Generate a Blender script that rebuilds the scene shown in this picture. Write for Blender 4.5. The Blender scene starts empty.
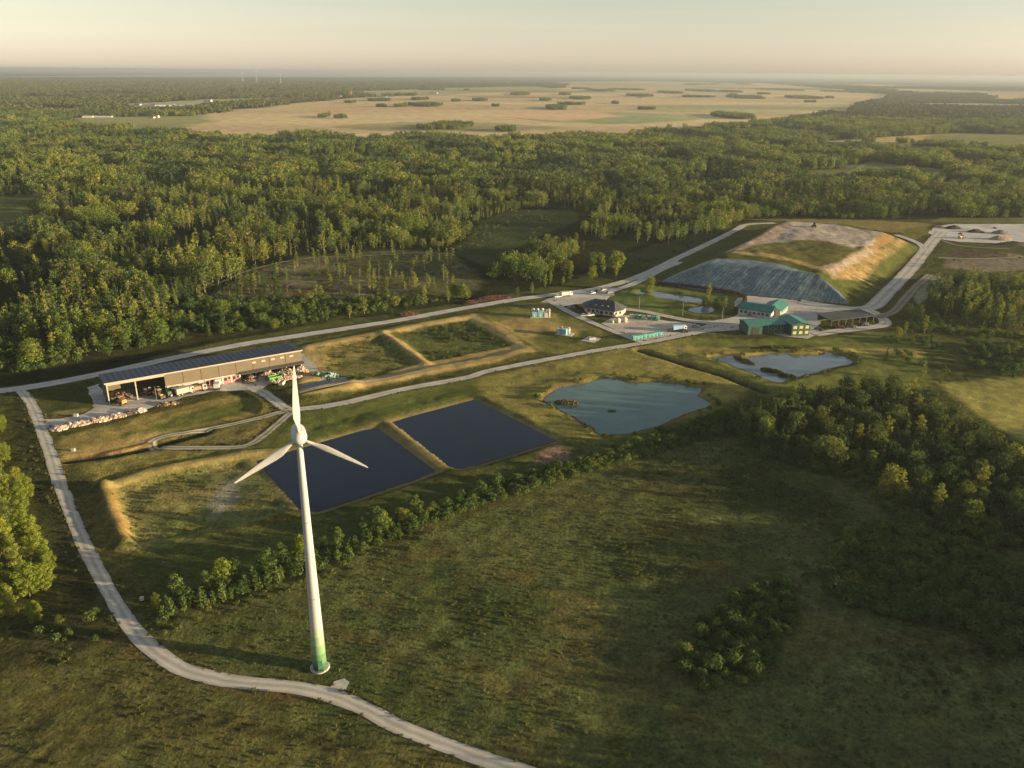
import bpy, math, random
import numpy as np
from mathutils import Vector, Matrix
from mathutils.geometry import tessellate_polygon

random.seed(7)
RNG = np.random.default_rng(11)
scene = bpy.context.scene
COL = scene.collection
PI = math.pi
R = math.radians

# ------------------------------------------------------------------ camera
F_PX, CAM_H = 820.0, 115.0
PITCH = math.atan((384 - 72.0) / F_PX)
ROLL = R(0.5)
CAM_ROT = Matrix.Rotation(PI / 2 - PITCH, 3, 'X') @ Matrix.Rotation(ROLL, 3, 'Z')


def at(px, py, z=0.0):
    """Point of the place, at height z, that the photograph shows at a pixel (used to survey the site)."""
    d = CAM_ROT @ Vector(((px - 512) / F_PX, -(py - 384) / F_PX, -1.0))
    t = (z - CAM_H) / d.z
    return (d.x * t, d.y * t)


def pts(lst, z=0.0):
    return [at(p[0], p[1], p[2] if len(p) > 2 else z) for p in lst]


cam_d = bpy.data.cameras.new('camera')
cam = bpy.data.objects.new('camera', cam_d)
COL.objects.link(cam)
cam.location = (0, 0, CAM_H)
cam.rotation_euler = CAM_ROT.to_euler()
cam_d.sensor_width = 36.0
cam_d.sensor_fit = 'HORIZONTAL'
cam_d.lens = 36.0 * F_PX / 1024.0
cam_d.clip_start = 1.0
cam_d.clip_end = 300000.0
scene.camera = cam


# ------------------------------------------------------------------ numeric helpers
def _hash(ix, iy, seed):
    h = (ix.astype(np.int64) * 374761393 + iy.astype(np.int64) * 668265263 + seed * 1442695041) & 0x7fffffff
    h = ((h ^ (h >> 13)) * 1274126177) & 0x7fffffff
    return ((h ^ (h >> 16)) & 0xffff) / 65535.0


def vnoise(x, y, scale, seed=0):
    x = np.asarray(x, float) / scale
    y = np.asarray(y, float) / scale
    ix = np.floor(x); iy = np.floor(y)
    fx = x - ix; fy = y - iy
    fx = fx * fx * (3 - 2 * fx); fy = fy * fy * (3 - 2 * fy)
    a = _hash(ix, iy, seed); b = _hash(ix + 1, iy, seed)
    c = _hash(ix, iy + 1, seed); d = _hash(ix + 1, iy + 1, seed)
    return (a * (1 - fx) + b * fx) * (1 - fy) + (c * (1 - fx) + d * fx) * fy


def fbm(x, y, scale, seed=0, octaves=3):
    v = 0; a = 1.0; s = 0
    for i in range(octaves):
        v = v + a * vnoise(x, y, scale / 2 ** i, seed + i * 17)
        s += a; a *= 0.5
    return v / s


def sstep(a, b, x):
    t = np.clip((x - a) / (b - a), 0, 1)
    return t * t * (3 - 2 * t)


def seg_dist(x, y, line, closed=False):
    best = np.full(x.shape, 1e18)
    n = len(line)
    for i in range(n if closed else n - 1):
        ax, ay = line[i]; bx, by = line[(i + 1) % n]
        dx, dy = bx - ax, by - ay
        L = dx * dx + dy * dy + 1e-9
        t = np.clip(((x - ax) * dx + (y - ay) * dy) / L, 0, 1)
        d = (x - ax - t * dx) ** 2 + (y - ay - t * dy) ** 2
        best = np.minimum(best, d)
    return np.sqrt(best)


def inside(x, y, poly):
    r = np.zeros(x.shape, bool)
    n = len(poly)
    for i in range(n):
        ax, ay = poly[i]; bx, by = poly[(i + 1) % n]
        if ay == by:
            continue
        c = ((ay > y) != (by > y)) & (x < (bx - ax) * (y - ay) / (by - ay) + ax)
        r ^= c
    return r


def sd_poly(x, y, poly, margin=30.0):
    """signed distance, negative inside; only worked out near the polygon"""
    P = np.array(poly)
    lo = P.min(0) - margin; hi = P.max(0) + margin
    m = (x > lo[0]) & (x < hi[0]) & (y > lo[1]) & (y < hi[1])
    out = np.full(x.shape, 1e6)
    if m.any():
        xs, ys = x[m], y[m]
        d = seg_dist(xs, ys, poly, True)
        out[m] = np.where(inside(xs, ys, poly), -d, d)
    return out


def d_line(x, y, line, margin=30.0):
    P = np.array(line)
    lo = P.min(0) - margin; hi = P.max(0) + margin
    m = (x > lo[0]) & (x < hi[0]) & (y > lo[1]) & (y < hi[1])
    out = np.full(x.shape, 1e6)
    if m.any():
        out[m] = seg_dist(x[m], y[m], line)
    return out


def smooth_line(p, step=2.0, closed=False):
    P = [Vector((a[0], a[1], 0)) for a in p]
    n = len(P); out = []
    rng = range(n) if closed else range(n - 1)
    for i in rng:
        if closed:
            p0, p1, p2, p3 = P[i - 1], P[i], P[(i + 1) % n], P[(i + 2) % n]
        else:
            p1, p2 = P[i], P[i + 1]
            p0 = P[i - 1] if i > 0 else p1 * 2 - p2
            p3 = P[i + 2] if i + 2 < n else p2 * 2 - p1
        k = max(1, int((p2 - p1).length / step))
        # centripetal-ish: scale the tangents by the length of the piece
        L = (p2 - p1).length
        m1 = ((p2 - p0) / max(1e-6, (p2 - p1).length + (p1 - p0).length)) * L
        m2 = ((p3 - p1) / max(1e-6, (p3 - p2).length + (p2 - p1).length)) * L
        for j in range(k):
            t = j / k
            a = (2 * t ** 3 - 3 * t ** 2 + 1) * p1 + (t ** 3 - 2 * t ** 2 + t) * m1 + (-2 * t ** 3 + 3 * t ** 2) * p2 + (t ** 3 - t ** 2) * m2
            out.append((a.x, a.y))
    if not closed:
        out.append((P[-1].x, P[-1].y))
    return out


# ------------------------------------------------------------------ survey of the site (pixel -> metres)
ROADS = {  # name: (points, width, kind)
    'gravel_road': ([(1150, 990), (860, 895), (690, 836), (600, 800), (512, 769), (448, 746), (398, 726), (360, 707), (325, 693.5), (290, 687), (250, 684), (215, 679), (185, 670), (160, 656), (140, 638), (120, 610), (100, 575), (80, 535), (62, 490), (49, 450), (38, 420), (30, 402), (20, 390)], 3.6, 'gravel'),
    'back_road': ([(-120, 402), (-40, 395), (0, 391), (24, 388), (60, 382), (100, 374), (160, 361), (240, 345), (310, 334), (400, 320), (460, 309), (520, 299), (560, 294), (600, 288), (640, 276), (680, 257), (710, 243), (736, 230), (748, 224.5), (775, 223)], 6.0, 'asphalt'),
    'pond_road': ([(250, 387), (263, 393), (276, 402), (288, 409), (302, 409), (340, 404), (400, 390), (470, 377), (485, 372), (540, 361), (600, 350), (650, 342), (690, 334), (735, 325)], 4.2, 'gravel'),
    'loop_track': ([(290, 410), (260, 418), (220, 427), (185, 433), (163, 437), (152, 442), (155, 446.5), (175, 448), (215, 448), (243, 447), (255, 442), (272, 429), (292, 412)], 3.2, 'track'),
    'compound_path': ([(645, 343), (628, 337), (600, 326), (575, 315), (556, 305), (548, 300)], 4.0, 'gravel'),
    'middle_drive': ([(608, 308), (640, 311), (665, 316), (700, 322), (735, 322)], 5.0, 'gravel'),
    'parking_link': ([(680, 262), (660, 270.5), (640, 281), (620, 289), (600, 294)], 5.0, 'asphalt'),
    'landfill_road': ([(800, 302), (835, 307), (858, 309), (872, 307), (885, 295), (905, 275), (922, 255), (933, 241), (942, 232)], 8.5, 'gravel'),
    'mound_track': ([(926, 251), (919, 244), (908, 239), (896, 235)], 5.0, 'gravel'),
    'loop_drive': ([(862, 309), (872, 312), (884, 320), (884, 325), (868, 328), (840, 331), (815, 335)], 6.0, 'gravel'),
    'old_track': ([(876, 318), (893, 312), (905, 299), (918, 285), (930, 275)], 5.0, 'dirt'),
    'yard_track': ([(938, 258), (970, 259), (1005, 258), (1060, 254)], 4.0, 'dirt'),
    'upper_track': ([(942, 241), (960, 246), (985, 248), (1010, 249)], 2.5, 'dirt'),
    'far_lane': ([(835, 177), (848, 173), (858, 168), (866, 164)], 6.0, 'dirt'),
    'clearing_track': ([(200, 290), (222, 282), (245, 272), (275, 264), (310, 258), (350, 257), (420, 253), (452, 254)], 2.2, 'dirt'),
    'basin_path': ([(300, 397), (350, 388), (395, 379), (432, 371)], 1.6, 'track'),
}
ROADG = {k: (smooth_line(pts(v[0]), 2.0), v[1], v[2]) for k, v in ROADS.items()}
DITCH = pts([(640, 349.5), (680, 362), (720, 374), (765, 391)])
DITCHES = [DITCH, pts([(66, 460), (110, 455), (150, 447), (175, 440), (205, 432)])]

YARDS = {
    'shed_yard': [(36, 420), (60, 419), (85, 414), (94, 408), (92, 398), (86, 388), (98, 384), (104, 395), (120, 398), (220, 375), (300, 352), (312, 362), (322, 376), (300, 381), (285, 389), (272, 390), (276, 399), (290, 408), (280, 409), (266, 398), (250, 391), (215, 391), (190, 396), (160, 405), (140, 411), (120, 416), (100, 419), (60, 429), (44, 431)],
    'office_yard': [(541, 302), (556, 296), (580, 292.5), (600, 288.5), (628, 287.5), (620, 292), (606, 299), (590, 302), (572, 305), (560, 307), (548, 303)],
    'container_yard': [(601, 323.5), (618, 315.5), (632, 315.5), (662, 320.5), (690, 323), (705, 327), (690, 333.5), (664, 340), (650, 342), (630, 336)],
    'works_yard': [(690, 334), (706, 324), (720, 318), (731, 309), (737, 298), (765, 293), (786, 298), (806, 303), (836, 306), (846, 309), (846, 313), (825, 317), (816, 327), (822, 334), (806, 339), (770, 334), (740, 330)],
    'stockpile_yard': [(928, 233), (936, 226), (955, 224), (1024, 224), (1090, 224), (1090, 250), (1024, 246), (990, 243), (960, 242), (944, 240)],
    'pump_pad': [(580, 341), (590, 336.5), (602, 338.5), (594, 343)],
    'turbine_pad': [(322, 696), (330, 684), (342, 678), (346, 682), (340, 698)],
}
YARDG = {k: pts(v) for k, v in YARDS.items()}

PONDS = {
    'settling_basin': [(257, 461), (378, 426), (441, 472), (415, 480), (318, 512), (302, 511)],
    'settling_basin_two': [(391, 422), (475, 399.5), (557, 441), (462, 470), (450, 468)],
    'teal_pond': [(544, 401), (550, 395), (563, 388), (582, 385), (595, 381), (603, 379), (612, 378), (622, 381), (631, 383), (664, 383), (685, 386), (701, 389), (698, 393), (699, 397), (713, 405), (700, 409), (687, 413), (670, 420), (655, 427), (638, 432), (622, 434), (608, 435), (598, 432), (594, 428), (580, 420), (565, 413), (555, 407)],
    'reed_pond': [(711, 357.5), (732, 356), (740, 360), (746, 358), (758, 356.5), (772, 354), (800, 355), (815, 356), (822, 355), (830, 353), (840, 356), (852, 362), (840, 366), (825, 370), (810, 374), (790, 379), (782, 382.5), (765, 379), (750, 372), (738, 367), (722, 362)],
    'canal_pond': [(652, 291), (676, 295), (701, 299), (702, 304), (676, 300), (655, 297)],
    'round_pond': [(688, 310), (694, 307), (700, 306), (708, 306), (715, 308.5), (712, 312), (704, 313.5), (696, 313)],
    'service_pond': [(294, 390), (299, 386), (325, 380), (345, 377), (349, 381), (325, 387), (300, 393)],
    'sliver_pond': [(636, 293), (642, 291.5), (646, 294), (640, 295)],
}
PONDG = {}
for _k, _v in PONDS.items():
    g = pts(_v)
    if _k in ('teal_pond', 'reed_pond', 'round_pond', 'canal_pond', 'sliver_pond'):
        g = smooth_line(g, 1.2, True)
        if _k in ('teal_pond', 'reed_pond'):
            g = [(a + 1.8 * (float(vnoise(a, b, 5.0, 91)) - .5), b + 1.8 * (float(vnoise(a, b, 5.0, 92)) - .5)) for a, b in g]
    PONDG[_k] = g

MOUND_Z = 10.0
_b = [at(x, y, MOUND_Z) for x, y in ((893, 235), (862, 227), (830, 222.5), (781, 221.5))]
MOUND = pts([(655, 284), (700, 290), (750, 295.5), (800, 300.5), (849, 305), (868, 293), (892, 272), (912, 254)]) + [
    (_b[0][0] + 24, _b[0][1] + 6), (_b[1][0] + 14, _b[1][1] + 20), (_b[2][0], _b[2][1] + 24), (_b[3][0] - 10, _b[3][1] + 20)] + pts([(742, 236), (705, 256), (675, 272)])
BERMS = [  # polyline, height, half width
    (pts([(310, 347), (400, 329), (472, 316.5), (500, 330), (531, 351), (500, 359), (425, 372), (350, 388), (302, 397)]), .8, 6.5),
    (pts([(384, 334), (426, 364)]), .8, 3.2),
    (pts([(275, 453), (240, 456), (150, 473), (104, 489)]), .9, 4.0),
    (pts([(104, 489), (112, 515), (125, 545)]), 1.6, 3.4),
    (pts([(125, 545), (200, 534), (302, 514)]), .6, 2.6),
    (pts([(243, 392), (256, 397), (263, 405), (262, 412)]), 1.0, 2.0),
    (pts([(275, 400), (292, 393), (350, 386), (352, 390), (310, 400), (290, 405)]), 1.0, 5.0),
]
BASIN_L = pts([(112, 492), (155, 476), (240, 459), (268, 470), (300, 512), (240, 530), (140, 553), (126, 545)])
BASIN_A = pts([(318, 349), (384, 335), (424, 363), (352, 383), (318, 388), (330, 372)])
BASIN_B = pts([(391, 334), (470, 320), (514, 346), (428, 362)])


def flat_mask(x, y):
    """1 where the ground is natural, 0 on roads, yards and pond edges"""
    m = np.ones(x.shape)
    for line, w, k in ROADG.values():
        m = np.minimum(m, sstep(w / 2 + 0.6, w / 2 + 4, d_line(x, y, line)))
    for g in YARDG.values():
        m = np.minimum(m, sstep(0.6, 4, sd_poly(x, y, g)))
    for g in PONDG.values():
        m = np.minimum(m, sstep(0.8, 4, sd_poly(x, y, g)))
    return m


def hgt(x, y, full=True):
    x = np.atleast_1d(np.asarray(x, float)); y = np.atleast_1d(np.asarray(y, float))
    near = 1 - sstep(900, 1500, y)
    h = (fbm(x, y, 34.0, 3) - .5) * .6 + (vnoise(x, y, 6.0, 5) - .5) * .35 + (vnoise(x, y, 2.6, 6) - .5) * .26
    h = h * near
    fm = flat_mask(x, y)
    h = h * fm
    for k, g in PONDG.items():
        sd = sd_poly(x, y, g)
        rise = .55 if 'settling' in k else .6
        h = h + rise * sstep(0.8, 3.0, sd) * (1 - sstep(5, 14, sd)) * np.where(sd < 1e5, 1, 0)
        h = np.where(sd < 0, np.maximum(-1.2, sd * .5 - .02), h)
    road_near = np.ones(x.shape)
    for line, w, k in ROADG.values():
        if k != 'track':
            road_near = np.minimum(road_near, sstep(w / 2 + .6, w / 2 + 3, d_line(x, y, line)))
    for line, z, hw in BERMS:
        d = d_line(x, y, line)
        h = h + z * (1 - sstep(hw * .25, hw, d)) * road_near
    sd = sd_poly(x, y, BASIN_L)
    h = h - 1.0 * sstep(0, 4, -sd)
    for g in (BASIN_A, BASIN_B):
        h = h - .6 * sstep(0, 4, -sd_poly(x, y, g))
    for dl in DITCHES:
        h = h - 1.3 * (1 - sstep(.8, 3.2, d_line(x, y, dl)))
    # the landfill mound: slopes 1 : 2.4, flat top with a raised rim of fresh fill behind
    sd = sd_poly(x, y, MOUND)
    n = (fbm(x, y, 14.0, 8) - .5)
    top = MOUND_Z + .7 * sstep(0.35, .65, fbm(x, y, 30., 9)) + n * .9
    up = np.minimum(top, np.maximum(0, -sd / 2.35))
    h = h + np.where(sd < 0, up + n * .8 * sstep(3, 10, -sd), 0)
    # gently rolling country far away
    far = sstep(1500, 5000, y)
    h = h + far * (fbm(x, y, 2600.0, 21) - .5) * 14 * (1 - sstep(5500, 8500, y))
    return h


def h1(x, y):
    return float(hgt(np.array([x]), np.array([y]))[0])
SKY_SAT, SKY_STR, HAZE, EXPO = .46, .076, 8e-5, 1.55

# ------------------------------------------------------------------ materials
def new_mat(name):
    m = bpy.data.materials.new(name); m.use_nodes = True
    nt = m.node_tree
    for n in list(nt.nodes):
        nt.nodes.remove(n)
    out = nt.nodes.new('ShaderNodeOutputMaterial')
    return m, nt, out


def N(nt, t, **kw):
    n = nt.nodes.new(t)
    for k, v in kw.items():
        if k in n.inputs:
            n.inputs[k].default_value = v
        else:
            setattr(n, k, v)
    return n


def noise_mul(nt, vec, scale, lo, hi, detail=3.0, rough=.55):
    no = N(nt, 'ShaderNodeTexNoise'); no.inputs['Scale'].default_value = scale
    no.inputs['Detail'].default_value = detail; no.inputs['Roughness'].default_value = rough
    nt.links.new(vec, no.inputs['Vector'])
    mr = N(nt, 'ShaderNodeMapRange'); mr.inputs['From Min'].default_value = .3; mr.inputs['From Max'].default_value = .7
    mr.inputs['To Min'].default_value = lo; mr.inputs['To Max'].default_value = hi
    nt.links.new(no.outputs['Fac'], mr.inputs['Value'])
    return mr.outputs['Result'], no


def simple_mat(name, col, rough=.7, var=.15, scale=.6, metal=0.0, bump=0.0, spec=.3):
    """a plain surface with weathering: fine and coarse mottling of its own colour"""
    m, nt, out = new_mat(name)
    tc = N(nt, 'ShaderNodeTexCoord')
    b = N(nt, 'ShaderNodeBsdfPrincipled')
    a, n1 = noise_mul(nt, tc.outputs['Object'], scale, 1 - var, 1 + var, 4)
    c, n2 = noise_mul(nt, tc.outputs['Object'], scale * 7, 1 - var * .6, 1 + var * .6, 2)
    mu = N(nt, 'ShaderNodeMath', operation='MULTIPLY'); nt.links.new(a, mu.inputs[0]); nt.links.new(c, mu.inputs[1])
    vm = N(nt, 'ShaderNodeVectorMath', operation='SCALE'); vm.inputs[0].default_value = col
    nt.links.new(mu.outputs[0], vm.inputs['Scale'])
    nt.links.new(vm.outputs[0], b.inputs['Base Color'])
    b.inputs['Roughness'].default_value = rough; b.inputs['Metallic'].default_value = metal
    b.inputs['Specular IOR Level'].default_value = spec
    if bump:
        bp = N(nt, 'ShaderNodeBump'); bp.inputs['Strength'].default_value = bump; bp.inputs['Distance'].default_value = .1
        nt.links.new(n2.outputs['Fac'], bp.inputs['Height']); nt.links.new(bp.outputs[0], b.inputs['Normal'])
    nt.links.new(b.outputs[0], out.inputs['Surface'])
    return m


def ground_mat():
    m, nt, out = new_mat('ground')
    L = nt.links.new
    geo = N(nt, 'ShaderNodeNewGeometry'); pos = geo.outputs['Position']
    at_c = N(nt, 'ShaderNodeAttribute'); at_c.attribute_name = 'zone_colour'
    at_t = N(nt, 'ShaderNodeAttribute'); at_t.attribute_name = 'tuft'
    a, _ = noise_mul(nt, pos, .035, .78, 1.22, 4)
    b_, _ = noise_mul(nt, pos, .28, .62, 1.38, 4, .65)
    c, nc = noise_mul(nt, pos, 1.1, .55, 1.5, 4, .7)
    mu = N(nt, 'ShaderNodeMath', operation='MULTIPLY'); L(b_, mu.inputs[0]); L(c, mu.inputs[1])
    # tuft 0 -> even, 1 -> full mottling
    mx = N(nt, 'ShaderNodeMix', data_type='FLOAT'); L(at_t.outputs['Fac'], mx.inputs[0]); mx.inputs[2].default_value = 1.0; L(mu.outputs[0], mx.inputs[3])
    mu2 = N(nt, 'ShaderNodeMath', operation='MULTIPLY'); L(mx.outputs[0], mu2.inputs[0]); L(a, mu2.inputs[1])
    sc = N(nt, 'ShaderNodeVectorMath', operation='SCALE'); L(at_c.outputs['Color'], sc.inputs[0]); L(mu2.outputs[0], sc.inputs['Scale'])
    # straw / green drift
    hn, _ = noise_mul(nt, pos, .12, -.5, .5, 5, .65)
    hm = N(nt, 'ShaderNodeMath', operation='MULTIPLY'); L(hn, hm.inputs[0]); L(at_t.outputs['Fac'], hm.inputs[1])
    comb = N(nt, 'ShaderNodeVectorMath', operation='MULTIPLY_ADD')
    cx = N(nt, 'ShaderNodeCombineXYZ')
    for i, k in enumerate((.20, -.03, -.12)):
        q = N(nt, 'ShaderNodeMath', operation='MULTIPLY_ADD'); L(hm.outputs[0], q.inputs[0]); q.inputs[1].default_value = k; q.inputs[2].default_value = 1.0
        L(q.outputs[0], cx.inputs[i])
    vm = N(nt, 'ShaderNodeVectorMath', operation='MULTIPLY'); L(sc.outputs[0], vm.inputs[0]); L(cx.outputs[0], vm.inputs[1])
    bs = N(nt, 'ShaderNodeBsdfPrincipled'); L(vm.outputs[0], bs.inputs['Base Color'])
    bs.inputs['Roughness'].default_value = 1.0; bs.inputs['Specular IOR Level'].default_value = 0.0
    bp = N(nt, 'ShaderNodeBump'); bp.inputs['Distance'].default_value = .5
    st = N(nt, 'ShaderNodeMath', operation='MULTIPLY'); L(at_t.outputs['Fac'], st.inputs[0]); st.inputs[1].default_value = .9
    L(st.outputs[0], bp.inputs['Strength']); L(nc.outputs['Fac'], bp.inputs['Height']); L(bp.outputs[0], bs.inputs['Normal'])
    L(bs.outputs[0], out.inputs['Surface'])
    return m


def road_mat(name, col, rut, mid, grass=0.0):
    """gravel with two paler wheel ruts and a verge-coloured crown (UV: u across, v along in metres)"""
    m, nt, out = new_mat(name); L = nt.links.new
    geo = N(nt, 'ShaderNodeNewGeometry'); uv = N(nt, 'ShaderNodeUVMap'); uv.uv_map = 'road'
    sx = N(nt, 'ShaderNodeSeparateXYZ'); L(uv.outputs[0], sx.inputs[0])
    cr = N(nt, 'ShaderNodeValToRGB'); e = cr.color_ramp
    stops = [(0, mid), (.12, col), (.27, rut), (.40, col), (.5, mid), (.60, col), (.73, rut), (.88, col), (1, mid)]
    while len(e.elements) < len(stops):
        e.elements.new(.5)
    for el, (p, c) in zip(e.elements, stops):
        el.position = p; el.color = (*c, 1)
    wob, _ = noise_mul(nt, geo.outputs['Position'], .25, -.05, .05, 2)
    ad = N(nt, 'ShaderNodeMath', operation='ADD'); L(sx.outputs[0], ad.inputs[0]); L(wob, ad.inputs[1]); L(ad.outputs[0], cr.inputs[0])
    a, _ = noise_mul(nt, geo.outputs['Position'], .15, .85, 1.15, 4)
    b, n2 = noise_mul(nt, geo.outputs['Position'], 2.6, .92, 1.08, 3)
    mu = N(nt, 'ShaderNodeMath', operation='MULTIPLY'); L(a, mu.inputs[0]); L(b, mu.inputs[1])
    sc = N(nt, 'ShaderNodeVectorMath', operation='SCALE'); L(cr.outputs[0], sc.inputs[0]); L(mu.outputs[0], sc.inputs['Scale'])
    bs = N(nt, 'ShaderNodeBsdfPrincipled'); L(sc.outputs[0], bs.inputs['Base Color']); bs.inputs['Roughness'].default_value = .95
    bs.inputs['Specular IOR Level'].default_value = .1
    L(bs.outputs[0], out.inputs['Surface'])
    return m


def yard_mat(name, col):
    m, nt, out = new_mat(name); L = nt.links.new
    geo = N(nt, 'ShaderNodeNewGeometry')
    a, _ = noise_mul(nt, geo.outputs['Position'], .06, .72, 1.2, 5)
    b, _ = noise_mul(nt, geo.outputs['Position'], .8, .8, 1.2, 3)
    mp = N(nt, 'ShaderNodeMapping'); mp.inputs['Scale'].default_value = (.05, .5, 1); mp.inputs['Rotation'].default_value = (0, 0, -.5)
    L(geo.outputs['Position'], mp.inputs['Vector'])
    c, _ = noise_mul(nt, mp.outputs[0], 1.0, .84, 1.12, 3)
    mu = N(nt, 'ShaderNodeMath', operation='MULTIPLY'); L(a, mu.inputs[0]); L(b, mu.inputs[1])
    mu2 = N(nt, 'ShaderNodeMath', operation='MULTIPLY'); L(mu.outputs[0], mu2.inputs[0]); L(c, mu2.inputs[1])
    sc = N(nt, 'ShaderNodeVectorMath', operation='SCALE'); sc.inputs[0].default_value = col; L(mu2.outputs[0], sc.inputs['Scale'])
    bs = N(nt, 'ShaderNodeBsdfPrincipled'); L(sc.outputs[0], bs.inputs['Base Color']); bs.inputs['Roughness'].default_value = .95
    bs.inputs['Specular IOR Level'].default_value = .1
    L(bs.outputs[0], out.inputs['Surface'])
    return m


def water_mat(name, col, rough=.06, ripple=.08, scale=.8, spec=.5):
    m, nt, out = new_mat(name); L = nt.links.new
    geo = N(nt, 'ShaderNodeNewGeometry')
    bs = N(nt, 'ShaderNodeBsdfPrincipled')
    a, _ = noise_mul(nt, geo.outputs['Position'], .06, .8, 1.2, 3)
    sc = N(nt, 'ShaderNodeVectorMath', operation='SCALE'); sc.inputs[0].default_value = col; L(a, sc.inputs['Scale'])
    L(sc.outputs[0], bs.inputs['Base Color'])
    bs.inputs['Roughness'].default_value = rough; bs.inputs['Specular IOR Level'].default_value = spec; bs.inputs['IOR'].default_value = 1.33
    mp = N(nt, 'ShaderNodeMapping'); mp.inputs['Scale'].default_value = (1, .45, 1); L(geo.outputs['Position'], mp.inputs['Vector'])
    no = N(nt, 'ShaderNodeTexNoise'); no.inputs['Scale'].default_value = scale; no.inputs['Detail'].default_value = 3; L(mp.outputs[0], no.inputs['Vector'])
    bp = N(nt, 'ShaderNodeBump'); bp.inputs['Strength'].default_value = ripple; bp.inputs['Distance'].default_value = .2
    L(no.outputs['Fac'], bp.inputs['Height']); L(bp.outputs[0], bs.inputs['Normal'])
    L(bs.outputs[0], out.inputs['Surface'])
    return m


def leaf_mat(name, ca, cb, cc, trans=.5):
    """foliage: each plant its own mix of three greens, every clump a little lighter or darker"""
    m, nt, out = new_mat(name); L = nt.links.new
    oi = N(nt, 'ShaderNodeObjectInfo'); geo = N(nt, 'ShaderNodeNewGeometry')
    cr = N(nt, 'ShaderNodeValToRGB'); e = cr.color_ramp
    e.elements[0].color = (*ca, 1); e.elements[1].color = (*cc, 1); n = e.elements.new(.5); n.color = (*cb, 1)
    big = N(nt, 'ShaderNodeTexNoise'); big.inputs['Scale'].default_value = .012; big.inputs['Detail'].default_value = 2
    L(oi.outputs['Location'], big.inputs['Vector'])
    ad = N(nt, 'ShaderNodeMath', operation='MULTIPLY_ADD'); L(oi.outputs['Random'], ad.inputs[0]); ad.inputs[1].default_value = .75
    mm = N(nt, 'ShaderNodeMath', operation='MULTIPLY_ADD'); L(big.outputs['Fac'], mm.inputs[0]); mm.inputs[1].default_value = 1.5; mm.inputs[2].default_value = -.62
    L(mm.outputs[0], ad.inputs[2]); L(ad.outputs[0], cr.inputs[0])
    v, _ = noise_mul(nt, geo.outputs['Position'], .7, .62, 1.38, 3)
    sc = N(nt, 'ShaderNodeVectorMath', operation='SCALE'); L(cr.outputs[0], sc.inputs[0]); L(v, sc.inputs['Scale'])
    d = N(nt, 'ShaderNodeBsdfDiffuse'); t = N(nt, 'ShaderNodeBsdfTranslucent')
    L(sc.outputs[0], d.inputs['Color'])
    ts = N(nt, 'ShaderNodeVectorMath', operation='SCALE'); L(sc.outputs[0], ts.inputs[0]); ts.inputs['Scale'].default_value = trans
    L(ts.outputs[0], t.inputs['Color'])
    mx = N(nt, 'ShaderNodeAddShader')
    L(d.outputs[0], mx.inputs[0]); L(t.outputs[0], mx.inputs[1]); L(mx.outputs[0], out.inputs['Surface'])
    return m


def leaf_patch_mat(name, ca, cb, cc):
    """foliage of a big far patch of wood: colour drifts from crown to crown inside the patch"""
    m, nt, out = new_mat(name); L = nt.links.new
    geo = N(nt, 'ShaderNodeNewGeometry')
    cr = N(nt, 'ShaderNodeValToRGB'); e = cr.color_ramp
    e.elements[0].color = (*ca, 1); e.elements[1].color = (*cc, 1); n = e.elements.new(.5); n.color = (*cb, 1)
    no = N(nt, 'ShaderNodeTexNoise'); no.inputs['Scale'].default_value = .05; no.inputs['Detail'].default_value = 4; no.inputs['Roughness'].default_value = .7
    L(geo.outputs['Position'], no.inputs['Vector'])
    mr = N(nt, 'ShaderNodeMapRange'); mr.inputs[1].default_value = .3; mr.inputs[2].default_value = .7; L(no.outputs['Fac'], mr.inputs[0]); L(mr.outputs[0], cr.inputs[0])
    d = N(nt, 'ShaderNodeBsdfDiffuse'); L(cr.outputs[0], d.inputs['Color'])
    L(d.outputs[0], out.inputs['Surface'])
    return m


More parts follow.
